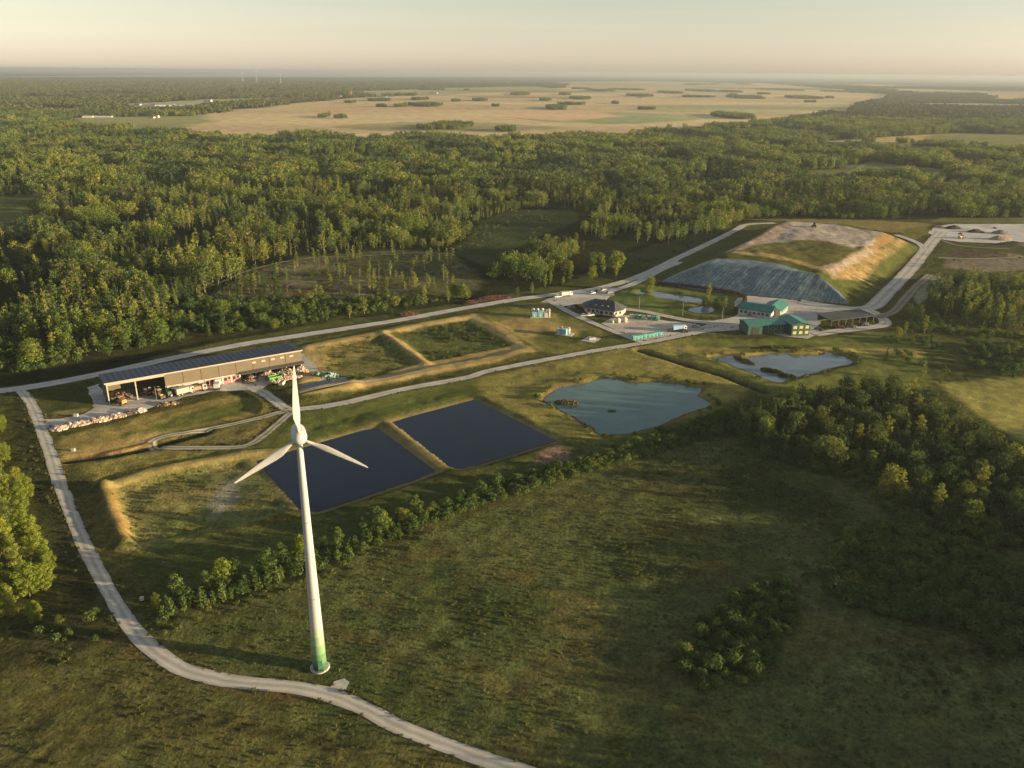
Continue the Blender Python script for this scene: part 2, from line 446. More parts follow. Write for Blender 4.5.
# ------------------------------------------------------------------ object helpers
class MB:
    def __init__(s):
        s.v = []; s.f = []; s.m = []

    def add(s, verts, faces, mi=0):
        o = len(s.v)
        s.v += [tuple(p) for p in verts]
        s.f += [tuple(i + o for i in f) for f in faces]
        s.m += [mi] * len(faces)
        return s

    def box(s, c, d, rz=0.0, mi=0):
        hx, hy, hz = d[0] / 2, d[1] / 2, d[2] / 2
        ca, sa = math.cos(rz), math.sin(rz)
        vs = []
        for z in (-hz, hz):
            for x, y in ((-hx, -hy), (hx, -hy), (hx, hy), (-hx, hy)):
                vs.append((c[0] + x * ca - y * sa, c[1] + x * sa + y * ca, c[2] + z))
        return s.add(vs, [(3, 2, 1, 0), (4, 5, 6, 7), (0, 1, 5, 4), (1, 2, 6, 5), (2, 3, 7, 6), (3, 0, 4, 7)], mi)

    def prism(s, poly, z0, z1, mi=0):
        n = len(poly)
        a = sum(poly[i][0] * poly[(i + 1) % n][1] - poly[(i + 1) % n][0] * poly[i][1] for i in range(n))
        if a < 0:
            poly = poly[::-1]
        vs = [(p[0], p[1], z0) for p in poly] + [(p[0], p[1], z1) for p in poly]
        fs = [tuple(range(n))[::-1], tuple(range(n, 2 * n))] + [(i, (i + 1) % n, n + (i + 1) % n, n + i) for i in range(n)]
        return s.add(vs, fs, mi)

    def tube(s, p0, p1, r0, r1, n=8, mi=0, cap=True):
        p0 = Vector(p0); p1 = Vector(p1); d = (p1 - p0).normalized()
        u = d.orthogonal().normalized(); w = d.cross(u)
        vs = []
        for p, r in ((p0, r0), (p1, r1)):
            for k in range(n):
                a = 2 * PI * k / n
                vs.append(tuple(p + u * (r * math.cos(a)) + w * (r * math.sin(a))))
        fs = [(k, (k + 1) % n, n + (k + 1) % n, n + k) for k in range(n)]
        if cap:
            fs += [tuple(range(n))[::-1], tuple(range(n, 2 * n))]
        return s.add(vs, fs, mi)

    def lathe(s, prof, n=24, mi=0, c=(0, 0, 0)):
        vs = []
        for r, z in prof:
            for k in range(n):
                a = 2 * PI * k / n
                vs.append((c[0] + r * math.cos(a), c[1] + r * math.sin(a), c[2] + z))
        fs = []
        for i in range(len(prof) - 1):
            for k in range(n):
                fs.append((i * n + k, i * n + (k + 1) % n, (i + 1) * n + (k + 1) % n, (i + 1) * n + k))
        fs.append(tuple(range(n))[::-1]); fs.append(tuple(range((len(prof) - 1) * n, len(prof) * n)))
        return s.add(vs, fs, mi)

    def mesh(s, name, mats, smooth=False):
        me = bpy.data.meshes.new(name)
        me.from_pydata(s.v, [], s.f)
        for m in (mats if isinstance(mats, (list, tuple)) else [mats]):
            me.materials.append(m)
        me.polygons.foreach_set('material_index', s.m)
        if smooth:
            me.polygons.foreach_set('use_smooth', [True] * len(s.f))
        me.update()
        return me

    def build(s, name, mats, parent=None, smooth=False):
        o = bpy.data.objects.new(name, s.mesh(name, mats, smooth)); COL.objects.link(o)
        if parent is not None:
            o.parent = parent
        return o


def tag(o, label=None, cat=None, group=None, kind=None):
    if label: o['label'] = label
    if cat: o['category'] = cat
    if group: o['group'] = group
    if kind: o['kind'] = kind
    return o


def thing(name, label, cat, loc, rz=0.0, group=None):
    o = bpy.data.objects.new(name, None); COL.objects.link(o)
    o.location = loc; o.rotation_euler = (0, 0, rz); o.empty_display_size = .5
    return tag(o, label, cat, group)


KIDS = {}


def kids(o):
    if o.name not in KIDS:
        KIDS[o.name] = list(o.children)
    return KIDS[o.name]


def copy_tree(src, parent=None):
    c = src.copy(); COL.objects.link(c)
    c.parent = parent
    ch = kids(src)
    KIDS[c.name] = [copy_tree(k, c) for k in ch]
    return c


def mesh_np(name, V, Fq, mats, mi=None, smooth=False):
    """mesh from numpy arrays of quads"""
    me = bpy.data.meshes.new(name)
    nv, nf = len(V), len(Fq)
    k = Fq.shape[1]
    me.vertices.add(nv); me.vertices.foreach_set('co', np.ascontiguousarray(V, dtype=np.float32).ravel())
    me.loops.add(nf * k); me.loops.foreach_set('vertex_index', np.ascontiguousarray(Fq, dtype=np.int32).ravel())
    me.polygons.add(nf)
    me.polygons.foreach_set('loop_start', np.arange(0, nf * k, k, dtype=np.int32))
    for m in mats:
        me.materials.append(m)
    if mi is not None:
        me.polygons.foreach_set('material_index', np.ascontiguousarray(mi, dtype=np.int32))
    if smooth:
        me.polygons.foreach_set('use_smooth', np.ones(nf, dtype=bool))
    me.update(calc_edges=True)
    return me


def link_mesh(name, me, parent=None):
    o = bpy.data.objects.new(name, me); COL.objects.link(o)
    if parent is not None:
        o.parent = parent
    return o


# ------------------------------------------------------------------ ground: one sheet to the horizon
def axis_x():
    xs = [0.0]
    while xs[-1] < 95000:
        xs.append(xs[-1] + max(1.25, .03 * (xs[-1] - 215)))
    return np.array([-a for a in xs[:0:-1]] + xs)


def axis_y():
    ys = list(np.arange(-200, 60, 10.0))
    y = 60.0
    while y < 95000:
        ys.append(y); y += max(1.05, .0075 * (y - 190))
    return np.array(ys)


GX, GY = np.meshgrid(axis_x(), axis_y())
gx, gy = GX.ravel(), GY.ravel()
gz = hgt(gx, gy)

# palette: real albedos of what grows or lies there
MEADOW = (.082, .090, .032)
MEADOW_GREEN = (.064, .078, .026)
GRASS = (.085, .090, .024)
GRASS_DRY = (.155, .125, .045)
STRAW = (.36, .235, .09)
TAN = (.31, .215, .105)
LAWN = (.060, .075, .020)
LITTER = (.022, .026, .011)
SCRUB = (.050, .052, .022)

C = np.empty((gx.size, 3)); C[:] = LITTER
T = np.ones(gx.size)
warp = (fbm(gx, gy, 14., 41, 3) - .5)
warp2 = (fbm(gx, gy, 4., 43, 2) - .5)


def paint(sd, col, soft=1.5, wob=4.0, tuft=None, op=1.0):
    global C
    w = op * (1 - sstep(-soft, soft, sd + warp * wob + warp2 * wob * .4))
    C += (np.array(col) - C) * w[:, None]
    if tuft is not None:
        T[:] = T + (tuft - T) * w


def paint_poly(px, col, soft=1.5, wob=4.0, tuft=None, op=1.0, z=0.0, m=30.0):
    paint(sd_poly(gx, gy, pts(px, z), m), col, soft, wob, tuft, op)


def paint_line(line, half, col, soft=1.0, wob=2.0, tuft=None, op=1.0):
    paint(d_line(gx, gy, line) - half, col, soft, wob, tuft, op)


# --- far country
farw = sstep(1300, 1700, gy)
belt = fbm(gx * .35, gy, 900., 61, 4)
tint = fbm(gx * .4, gy, 420., 63, 3)
wood_far = np.array((.030, .034, .016))
C += (wood_far - C) * farw[:, None]
FIELDS = [  # (pixel polygon, colour)
    ([(128, 132), (180, 121), (215, 112), (300, 103), (330, 100), (420, 95), (560, 88), (640, 84), (760, 83), (850, 90), (900, 96), (880, 101), (862, 105), (852, 114), (800, 118), (735, 126), (660, 132), (600, 138), (480, 140.5), (350, 138.5), (230, 137)], (.42, .32, .18)),
    ([(880, 88), (960, 90), (1060, 93), (1060, 96), (960, 95), (890, 93)], (.34, .27, .14)),
    ([(900, 103), (980, 103), (1060, 105), (1060, 109), (980, 108), (910, 107)], (.30, .25, .12)),
    ([(60, 92), (130, 93), (160, 96), (90, 96)], (.20, .19, .09)),
    ([(10, 108), (70, 107), (90, 111), (20, 112)], (.15, .16, .07)),
    ([(70, 117.5), (140, 116.5), (205, 116), (215, 122), (160, 129), (70, 128)], (.22, .21, .09)),
    ([(120, 103.5), (165, 102), (212, 99), (228, 102), (205, 108), (150, 111), (120, 109)], (.26, .24, .16)),
    ([(0, 96), (40, 95), (55, 98), (10, 99)], (.16, .17, .08)),
    ([(200, 91), (300, 90), (310, 92), (210, 93.5)], (.22, .21, .10)),
    ([(330, 127), (400, 122), (500, 123), (560, 128), (480, 131), (380, 131)], (.26, .23, .11)),
    ([(500, 115), (620, 112), (720, 118), (640, 124), (540, 122)], (.25, .25, .12)),
    ([(620, 106), (840, 104), (852, 110), (760, 114), (650, 112)], (.30, .28, .14)),
    ([(300, 107), (420, 105), (520, 108), (430, 113), (320, 112)], (.42, .29, .16)),
    ([(560, 117), (650, 116), (690, 121), (600, 124)], (.20, .22, .11)),
    ([(512, 112), (570, 110), (625, 116), (560, 121), (500, 118)], (.44, .30, .18)),
    ([(870, 115), (950, 115), (948, 119), (872, 118)], (.46, .33, .18)),
    ([(985, 95), (1040, 94), (1040, 101), (990, 101)], (.40, .29, .15)),
    ([(560, 82), (640, 81), (740, 83), (760, 88), (650, 88), (560, 88)], (.36, .28, .15)),
    ([(860, 84), (900, 85), (890, 88), (850, 87)], (.36, .28, .15)),
    ([(800, 148), (870, 138), (950, 133), (1060, 136), (1060, 153), (960, 152), (900, 155), (872, 150), (820, 152)], (.16, .155, .06)),
    ([(822, 141), (870, 139), (930, 134), (915, 142), (850, 145)], (.34, .26, .12)),
    ([(50, 79), (75, 79.6), (70, 81), (48, 80.5)], (.30, .25, .12)),
    ([(836, 169), (872, 162), (935, 168), (985, 173), (930, 178), (860, 181), (790, 178), (780, 172)], (.12, .115, .042)),
    ([(180, 101), (225, 99), (300, 97), (290, 101), (215, 105)], (.25, .24, .12)),
    ([(340, 92), (440, 88), (540, 86), (560, 90), (460, 94), (380, 97)], (.26, .24, .12)),
]
strip = fbm(gx * .22, gy * 1.0, 260., 71, 3)
for px, col in FIELDS:
    g = pts(px)
    P = np.array(g); d = P[:, 1].mean()
    w = 1 - sstep(-.01 * d, .01 * d, sd_poly(gx, gy, g, d * .3) + (fbm(gx, gy, d * .06, 73) - .5) * d * .03)
    c = np.array(col)[None, :] * (.86 + .80 * strip)[:, None]
    C += (c - C) * w[:, None]
    T[:] = T + (.25 - T) * w
fm = sstep(.60, .66, fbm(gx * .3, gy, 700., 75, 3)) * sstep(2600, 3400, gy) * (1 - sstep(9000, 14000, gy)) * sstep(-.1, .1, gx / np.maximum(gy, 1) + .1)
C += (np.array((.27, .22, .11)) - C) * fm[:, None]

# --- the site, from big to small
SITE = [(-60, 392), (24, 386), (100, 374), (240, 345), (400, 320), (520, 299), (600, 287), (640, 274), (700, 246), (745, 222), (770, 219.5), (900, 219.5), (1100, 219), (1200, 300), (1300, 420), (1300, 800), (-400, 800), (-250, 500)]
paint_poly(SITE, (.066, .066, .022), 2, 6, 1.0)
# the meadow in front
paint_poly([(40, 690), (150, 625), (300, 580), (430, 530), (560, 478), (700, 432), (760, 440), (900, 470), (1200, 560), (1250, 820), (330, 820), (300, 690)], MEADOW, 4, 8, 1.0)
paint_poly([(-400, 720), (60, 660), (140, 650), (190, 678), (300, 690), (400, 733), (520, 790), (500, 900), (-400, 900)], (.092, .088, .030), 2, 4, 1.0)
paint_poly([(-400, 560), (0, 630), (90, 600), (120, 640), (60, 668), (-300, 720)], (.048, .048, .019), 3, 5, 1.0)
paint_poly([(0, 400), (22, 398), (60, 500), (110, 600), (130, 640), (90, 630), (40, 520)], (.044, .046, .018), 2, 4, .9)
mg = sd_poly(gx, gy, pts([(150, 640), (330, 590), (560, 490), (720, 435), (1000, 540), (1000, 800), (350, 800)]), 60)
patch = (1 - sstep(-6, 6, mg)) * sstep(.5, .68, fbm(gx, gy, 26., 77, 4))
C += (np.array(MEADOW_GREEN) - C) * patch[:, None]
patch = (1 - sstep(-6, 6, mg)) * sstep(.58, .72, fbm(gx, gy * 1.5, 17., 79, 4))
C += (np.array((.086, .082, .030)) - C) * patch[:, None]
paint_poly([(690, 480), (760, 465), (850, 500), (830, 530), (740, 510)], (.042, .052, .018), 6, 14, 1.0)
paint_poly([(380, 560), (440, 545), (448, 553), (395, 568)], (.10, .085, .03), 3, 6, 1.0)
# open grass between road and trees, turf around basins
paint_poly([(400, 452), (455, 470), (560, 445), (590, 448), (420, 520), (330, 555), (170, 605), (110, 560), (90, 500), (130, 555), (300, 518)], (.058, .068, .021), 2, 4, .8)
paint_poly([(60, 436), (100, 428), (150, 415), (230, 396), (262, 404), (262, 414), (150, 438), (60, 460)], (.23, .185, .060), 2, 5, .7)
paint_poly([(110, 440), (200, 410), (250, 398), (258, 408), (200, 424), (150, 432)], (.115, .125, .034), 2, 5, .7)
paint_poly([(64, 452), (120, 440), (160, 432), (150, 446), (70, 462)], (.32, .23, .085), 1.5, 4, .8)
paint_poly([(80, 465), (150, 450), (250, 448), (240, 456), (105, 487), (85, 480)], (.17, .15, .045), 2, 5, 1.0)
paint_poly([(160, 436), (220, 429), (280, 414), (250, 440), (180, 446)], (.15, .13, .045), 1.5, 3, .9)
paint_poly([(300, 412), (400, 393), (480, 379), (470, 398), (385, 420), (290, 448), (255, 458), (270, 430)], (.105, .118, .032), 2, 3, .55)
paint_poly([(480, 378), (600, 353), (690, 338), (740, 352), (760, 380), (720, 420), (640, 440), (600, 445), (560, 440), (480, 398)], (.185, .165, .050), 2, 5, .6)
paint_poly([(560, 440), (600, 440), (690, 418), (740, 396), (720, 426), (600, 456)], (.080, .088, .026), 3, 5, .8)
paint_poly([(690, 338), (820, 340), (880, 330), (920, 345), (930, 385), (860, 400), (765, 395), (700, 360)], (.115, .125, .035), 3, 5, .5)
paint_poly([(660, 346), (760, 348), (880, 348), (930, 352), (925, 358), (840, 354), (700, 358)], (.26, .21, .065), 1.5, 4, .5)
paint_poly([(640, 352), (700, 360), (760, 388), (720, 385), (650, 360)], (.21, .18, .055), 2, 4, .6)
paint_poly([(940, 382), (1000, 376), (1100, 372), (1180, 430), (1060, 470), (1000, 430)], (.26, .235, .070), 3, 8, .5)
paint_poly([(880, 330), (930, 318), (1020, 330), (1100, 340), (1100, 375), (940, 382), (920, 350)], (.070, .074, .024), 4, 8, .9)
# strips of turf along the back road, basins A and B
paint_poly([(100, 378), (240, 350), (300, 342), (400, 326), (520, 304), (560, 300), (550, 310), (480, 316), (310, 348)], (.105, .115, .034), 1.5, 3, .6)
paint_poly([(40, 392), (88, 384), (92, 402), (84, 413), (52, 416), (40, 408)], (.055, .062, .02), 1.5, 3, .6)
paint_poly([(54, 412), (88, 408), (86, 412), (56, 416)], (.17, .14, .05), 1, 2, .6)
paint_poly([(302, 347), (400, 329), (474, 315), (505, 330), (535, 352), (500, 362), (425, 375), (350, 392), (300, 401)], (.34, .25, .105), 1.2, 3, .45)
paint(sd_poly(gx, gy, BASIN_A), (.115, .112, .036), 1.5, 4, 1.0)
paint(sd_poly(gx, gy, BASIN_B), (.085, .095, .030), 1.5, 3, 1.0)
paint_poly([(318, 349), (370, 340), (380, 350), (340, 362), (320, 362)], (.23, .19, .07), 2, 6, 1.0, .6)
paint_line(pts([(384, 334), (426, 364)]), 1.1, (.40, .28, .13), .7, 1)
paint_poly([(478, 314), (548, 304), (580, 318), (620, 342), (560, 355), (536, 350), (505, 330)], (.155, .145, .046), 2, 4, .5)
paint_poly([(490, 322), (530, 318), (560, 324), (610, 340), (560, 345), (520, 335)], (.28, .205, .08), 2, 6, .4)
paint_poly([(545, 330), (585, 338), (575, 345), (550, 343), (530, 340)], (.085, .09, .028), 2, 4, .5)
# grass courts round the offices
paint_poly([(612, 296), (655, 278), (700, 286), (745, 300), (728, 312), (716, 318), (660, 314), (615, 307)], (.105, .125, .036), 1.5, 3, .4)
paint_poly([(586, 322), (604, 318), (640, 312), (600, 324), (622, 335), (600, 330)], (.09, .095, .03), 1, 2, .5)
paint_poly([(790, 305), (832, 309), (838, 313), (806, 316)], (.085, .092, .026), 1, 2, .4)
paint_poly([(640, 318), (668, 322), (716, 325), (706, 328), (665, 325)], (.10, .10, .035), 1, 2, .4)
paint_poly([(632, 340), (652, 337), (690, 331), (695, 332), (660, 341)], (.075, .09, .026), 1, 2, .5)
paint_poly([(582, 330), (625, 343), (605, 348), (575, 340)], (.085, .095, .028), 1.5, 3, .5)
# verge and moor by the back road, the clearings beyond it
paint_poly([(420, 318), (600, 285), (650, 272), (690, 250), (735, 226), (745, 222), (700, 232), (640, 250), (600, 268), (560, 285), (470, 302)], (.062, .07, .022), 2, 4, .7)
paint_poly([(650, 272), (690, 252), (740, 227), (760, 224), (735, 240), (690, 262), (660, 276)], (.082, .09, .028), 1.5, 3, .5)
paint_poly([(205, 300), (250, 272), (300, 256), (400, 250), (452, 252), (480, 275), (470, 295), (400, 305), (300, 305), (250, 310)], (.092, .090, .040), 4, 8, 1.0)
patch = sstep(.55, .66, fbm(gx * 1.0, gy * .5, 11., 81, 3)) * (1 - sstep(-3, 3, sd_poly(gx, gy, pts([(205, 295), (300, 258), (455, 252), (480, 290), (300, 302)]))))
C += (np.array((.16, .135, .085)) - C) * (patch * .7)[:, None]
paint_poly([(452, 253), (480, 222), (512, 210), (575, 210), (580, 220), (530, 240), (505, 252), (490, 268)], (.050, .062, .024), 3, 6, .6)
paint_poly([(575, 285), (600, 262), (650, 245), (690, 238), (715, 241), (650, 270)], (.052, .06, .024), 3, 6, .8)
paint_poly([(-80, 200), (-10, 197), (38, 193), (50, 203), (44, 222), (20, 238), (-80, 244)], (.085, .095, .034), 4, 10, .7)
paint_poly([(-60, 212), (10, 210), (30, 206), (20, 222), (-60, 228)], (.13, .13, .045), 4, 10, .7)
paint_poly([(285, 292), (318, 287), (340, 292), (300, 299)], (.13, .07, .04), 3, 6, 1.0)
# the left basin: rough weeds with a chalky patch
paint(sd_poly(gx, gy, BASIN_L), (.125, .138, .044), 1.5, 4, 1.0)
sdl = sd_poly(gx, gy, BASIN_L)
patch = sstep(.5, .66, fbm(gx * .5, gy, 13., 83, 3)) * (1 - sstep(-2, 2, sdl))
C += (np.array((.19, .155, .06)) - C) * (patch * .6)[:, None]
paint_poly([(222, 478), (240, 468), (246, 478), (228, 500), (216, 528), (206, 522), (212, 500)], (.30, .28, .25), 2.5, 9, .8, .75)
paint_poly([(190, 470), (250, 460), (290, 500), (240, 525), (200, 520), (180, 500)], (.12, .095, .05), 4, 10, .9, .3)
paint_poly([(104, 489), (112, 487), (134, 543), (124, 546), (110, 520)], (.30, .20, .075), 1.0, 1.6, .4)
paint_poly([(104, 489), (112, 484), (150, 470), (238, 454), (270, 451), (266, 456), (155, 476), (112, 492)], (.30, .235, .085), 1.0, 2, .5)
paint_line(pts([(84, 500), (100, 530), (118, 570)]), 3.5, (.10, .09, .03), 2, 3)
# rims of the two black basins
for k in ('settling_basin', 'settling_basin_two'):
    sd = sd_poly(gx, gy, PONDG[k])
    paint(np.where(sd < 0, 0, sd) - 1.6, (.19, .155, .070), 1.0, 1.5, .4)
paint(sd_poly(gx, gy, PONDG['teal_pond']) - 1.2, (.13, .105, .045), 1.0, 2.5, 1.0)
paint(sd_poly(gx, gy, PONDG['reed_pond']) - .8, (.10, .085, .04), 1.0, 2.5, 1.0)
paint_poly([(545, 393), (560, 384), (600, 380), (585, 386), (562, 390), (548, 400)], (.17, .13, .06), 1.5, 4, .8)
paint_poly([(556, 441), (566, 448), (575, 458), (555, 463), (530, 466), (540, 452)], (.14, .10, .07), 2, 6, 1.0)
# ditches
for dl in DITCHES:
    paint_line(dl, 1.9, (.030, .032, .016), 1.0, 1.0, 1.0)
paint_line(pts([(150, 442), (66, 461)]), 1.0, (.07, .045, .028), .6, 1.0)
paint_line(pts([(66, 464), (110, 458), (150, 450)]), .8, (.30, .22, .09), .6, 1.0)
# landfill: grassed flank, ochre bank, bare fill on top
sdm = sd_poly(gx, gy, MOUND)
paint(sdm - 3, (.075, .082, .026), 2, 4, .7)
paint_poly([(736, 252, 9), (775, 224, 9), (800, 221, 10), (850, 226, 10), (890, 236, 10), (862, 252, 10), (830, 270, 9), (800, 262, 9), (760, 256, 9)], (.105, .10, .036), 2, 4, .9)
paint_poly([(770, 226, 10), (792, 219, 11), (840, 224, 11), (893, 234, 10), (872, 244, 10), (850, 247, 10), (810, 241, 10), (762, 243, 10)], (.31, .265, .22), 2.5, 6, .9)
paint_poly([(722, 253, 8), (760, 238, 9), (778, 224, 9), (786, 221, 9), (790, 226, 10), (770, 240, 10), (742, 252, 9)], (.34, .25, .185), 1.5, 3, .7)
paint_poly([(722, 254, 8), (760, 254, 9.5), (800, 262, 9.5), (826, 271, 9), (824, 275, 8), (790, 265, 8), (750, 259, 8)], (.33, .23, .10), 1.5, 3, .7)
paint_poly([(820, 270, 9), (846, 258, 10), (868, 246, 10), (880, 247, 9), (850, 268, 8), (834, 277, 8)], (.30, .23, .17), 1.5, 4, .8)
paint_poly([(832, 278, 7), (852, 264, 9), (880, 246, 10), (893, 235, 10), (905, 238, 6), (908, 246, 3), (900, 256, 1), (880, 262, 3), (872, 272, 1.5), (864, 283, 1), (850, 284, 2), (840, 282, 5)], (.26, .18, .078), 1.5, 5, .9)
paint_poly([(880, 234, 10), (890, 231, 10), (896, 236, 9), (886, 242, 10), (872, 246, 10)], (.25, .155, .07), 1, 3, .6)
paint_poly([(884, 262, 2), (905, 245, 2), (912, 254, 0), (895, 270, 0), (880, 280, 0), (868, 288, 0)], (.085, .09, .028), 2, 4, .6)
paint_poly([(742, 219), (840, 219), (900, 222), (930, 224), (925, 234), (895, 233), (840, 224)], (.20, .16, .06), 2, 5, .6)
paint_poly([(905, 228), (925, 226), (930, 234), (912, 240), (900, 236)], (.13, .12, .035), 1.5, 4, .9)
fl = (sd_poly(gx, gy, pts([(832, 278, 7), (852, 264, 9), (893, 235, 10), (908, 246, 3), (880, 262, 3), (864, 283, 1), (840, 282, 5)])) < 0) * sstep(.52, .66, fbm(gx, gy, 9., 85, 3)) * .75
C += (np.array((.12, .115, .04)) - C) * fl[:, None]
# moor, spoil and pale scrape on the right
paint_poly([(944, 242), (1100, 246), (1100, 275), (960, 275), (900, 310), (880, 300)], (.072, .075, .028), 3, 5, .8)
paint_poly([(950, 250), (985, 250), (1010, 254), (1000, 258), (950, 258)], (.085, .062, .042), 2, 4, .9)
paint_poly([(945, 260), (1040, 257), (1060, 268), (990, 272), (940, 268)], (.17, .145, .105), 2, 5, .8)
paint_poly([(935, 276), (950, 278), (952, 285), (940, 290), (925, 298), (918, 304), (914, 296), (925, 283)], (.24, .24, .15), 1.5, 4, .6)
paint_poly([(1060, 224), (930, 222), (940, 218), (1100, 217)], (.12, .12, .042), 1.5, 4, .5)
# scrub ground north of the shed
paint_poly([(-60, 384), (20, 375), (100, 362), (180, 345), (300, 325), (440, 305), (460, 300), (400, 308), (200, 300), (100, 335), (-60, 360)], (.045, .046, .018), 3, 6, .9)
paint_poly([(140, 360), (240, 338), (330, 322), (440, 306), (460, 304), (456, 309), (300, 333), (160, 360)], (.072, .078, .026), 1.5, 3, .6)
# verges: gravelly edge of each road
for k, (line, w, kind) in ROADG.items():
    if kind in ('gravel', 'asphalt'):
        paint_line(line, w / 2 + .3, (.10, .088, .05), .8, 1.6, .8, .7)
paint_line(pts([(118, 640), (150, 664), (185, 680), (250, 692), (300, 697)]), 1.0, (.10, .075, .03), 1.2, 2.5, .8)
for tl in ([(0, 768), (60, 735), (100, 710), (150, 706), (230, 722), (330, 740), (380, 752)], [(20, 775), (90, 722), (140, 712), (230, 728), (330, 746)], [(120, 690), (60, 742), (10, 790)], [(0, 600), (30, 560), (48, 530), (60, 520), (80, 580), (96, 622)]):
    paint_line(pts(tl), .42, (.034, .034, .015), .4, .5, .8, .9)

V = np.stack([gx, gy, gz], 1)
nx, ny = GX.shape[1], GX.shape[0]
i = np.arange(nx * ny).reshape(ny, nx)
Fq = np.stack([i[:-1, :-1], i[:-1, 1:], i[1:, 1:], i[1:, :-1]], -1).reshape(-1, 4)
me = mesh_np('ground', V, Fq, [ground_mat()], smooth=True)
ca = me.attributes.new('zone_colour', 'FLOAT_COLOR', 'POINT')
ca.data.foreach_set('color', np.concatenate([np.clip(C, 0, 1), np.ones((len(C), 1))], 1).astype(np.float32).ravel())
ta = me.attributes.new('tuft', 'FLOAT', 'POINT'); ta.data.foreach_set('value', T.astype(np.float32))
ground = tag(link_mesh('ground', me), kind='structure')
print('ground verts', len(V))

# ------------------------------------------------------------------ roads and yards
M_GRAVEL = road_mat('gravel', (.40, .37, .32), (.50, .465, .41), (.34, .305, .25))
M_ASPH = road_mat('worn_surface', (.41, .385, .35), (.46, .435, .40), (.38, .355, .315))
M_TRACK = road_mat('wheel_track', (.28, .245, .175), (.46, .41, .34), (.13, .125, .05))
M_DIRT = road_mat('dirt', (.22, .18, .125), (.27, .225, .165), (.14, .125, .07))
RM = {'gravel': M_GRAVEL, 'asphalt': M_ASPH, 'track': M_TRACK, 'dirt': M_DIRT}


def strip(name, line, w, mat, dz):
    P = np.array(line); n = len(P)
    t = np.gradient(P, axis=0); t /= np.linalg.norm(t, axis=1)[:, None] + 1e-9
    nn = np.stack([-t[:, 1], t[:, 0]], 1)
    s = np.concatenate([[0], np.cumsum(np.linalg.norm(np.diff(P, axis=0), axis=1))])
    K = 5
    rows = []
    for k in range(K):
        u = k / (K - 1)
        off = (u - .5) * w
        if k in (0, K - 1):
            off = off + np.sign(off) * (fbm(s, s * 0 + k, 7.0, 101, 3) - .5) * .9 * min(1, w / 4)
        q = P + nn * np.reshape(off, (-1, 1) if np.ndim(off) else (1, 1))
        rows.append(q)
    Q = np.stack(rows, 1).reshape(-1, 2)
    z = hgt(Q[:, 0], Q[:, 1]) + dz
    z = z.reshape(n, K)
    z = np.maximum(z, z[:, 2:3] - .15); z = z.reshape(-1)
    V = np.column_stack([Q, z])
    i = np.arange(n * K).reshape(n, K)
    Fq = np.stack([i[:-1, :-1], i[:-1, 1:], i[1:, 1:], i[1:, :-1]], -1).reshape(-1, 4)[:, ::-1]
    me = mesh_np(name, V, Fq, [mat], smooth=True)
    uvl = me.uv_layers.new(name='road')
    U = np.tile(np.linspace(0, 1, K), n); VV = np.repeat(s, K)
    uv = np.stack([U, VV], 1)[Fq.ravel()]
    uvl.data.foreach_set('uv', uv.astype(np.float32).ravel())
    return tag(link_mesh(name, me), kind='structure')


for j, (k, (line, w, kind)) in enumerate(ROADG.items()):
    strip(k, line, w, RM[kind], .09 + .012 * j)

M_YARD = yard_mat('yard_gravel', (.43, .40, .365))
M_YARD_PALE = yard_mat('yard_pale', (.48, .455, .42))
M_YARD_WARM = yard_mat('yard_warm', (.45, .385, .33))


def sheet(name, poly, z, mat, kind='structure', jag=0.0):
    if jag:
        dense = []
        n = len(poly)
        for i in range(n):
            a = Vector(poly[i]); b = Vector(poly[(i + 1) % n]); m = max(1, int((b - a).length / 2))
            for j in range(m):
                p = a.lerp(b, j / m)
                dense.append((p.x + jag * (float(vnoise(p.x, p.y, 3., 5)) - .5), p.y + jag * (float(vnoise(p.x, p.y, 3., 6)) - .5)))
        poly = dense
    tri = tessellate_polygon([[Vector((p[0], p[1], 0)) for p in poly]])
    vs = [(p[0], p[1], z) for p in poly]
    mb = MB()
    fs = []
    for a, b, c in tri:
        A, B, Cc = (Vector(vs[q]) for q in (a, b, c))
        fs.append((a, b, c) if (B - A).cross(Cc - A).z > 0 else (c, b, a))
    mb.add(vs, fs)
    return tag(mb.build(name, mat), kind=kind)


for j, (k, g) in enumerate(YARDG.items()):
    sheet(k, g, .05 + .004 * j, {'shed_yard': M_YARD, 'container_yard': M_YARD_WARM, 'stockpile_yard': M_YARD_PALE}.get(k, M_YARD), jag=1.6)

WM = {
    'settling_basin': water_mat('black_water', (.003, .009, .024), .03, .05, .7, .3),
    'teal_pond': water_mat('teal_water', (.085, .145, .140), .12, .10, .6, .4),
    'reed_pond': water_mat('pale_water', (.10, .13, .16), .10, .08, .6, .8),
    'service_pond': water_mat('blue_water', (.03, .06, .10), .06, .05, .7),
}
WATER_TOP = .03
for k, g in PONDG.items():
    mt = WM['settling_basin'] if 'settling' in k else WM['teal_pond'] if k == 'teal_pond' else WM['service_pond'] if k == 'service_pond' else WM['reed_pond']
    sheet(k, g, WATER_TOP, mt)
sea_px = [(-700, 86), (-300, 80.5), (0, 77.3), (250, 77.2), (420, 77.3), (560, 76.6), (660, 76.3)]
sea_g = pts(sea_px)
sheet('sea', sea_g + [(sea_g[-1][0] * 2.0, sea_g[-1][1] * 2.2), (sea_g[0][0] * 2.4, 90000.0)], 1.5, water_mat('sea_water', (.13, .24, .36), .5, .2, .01, .3))

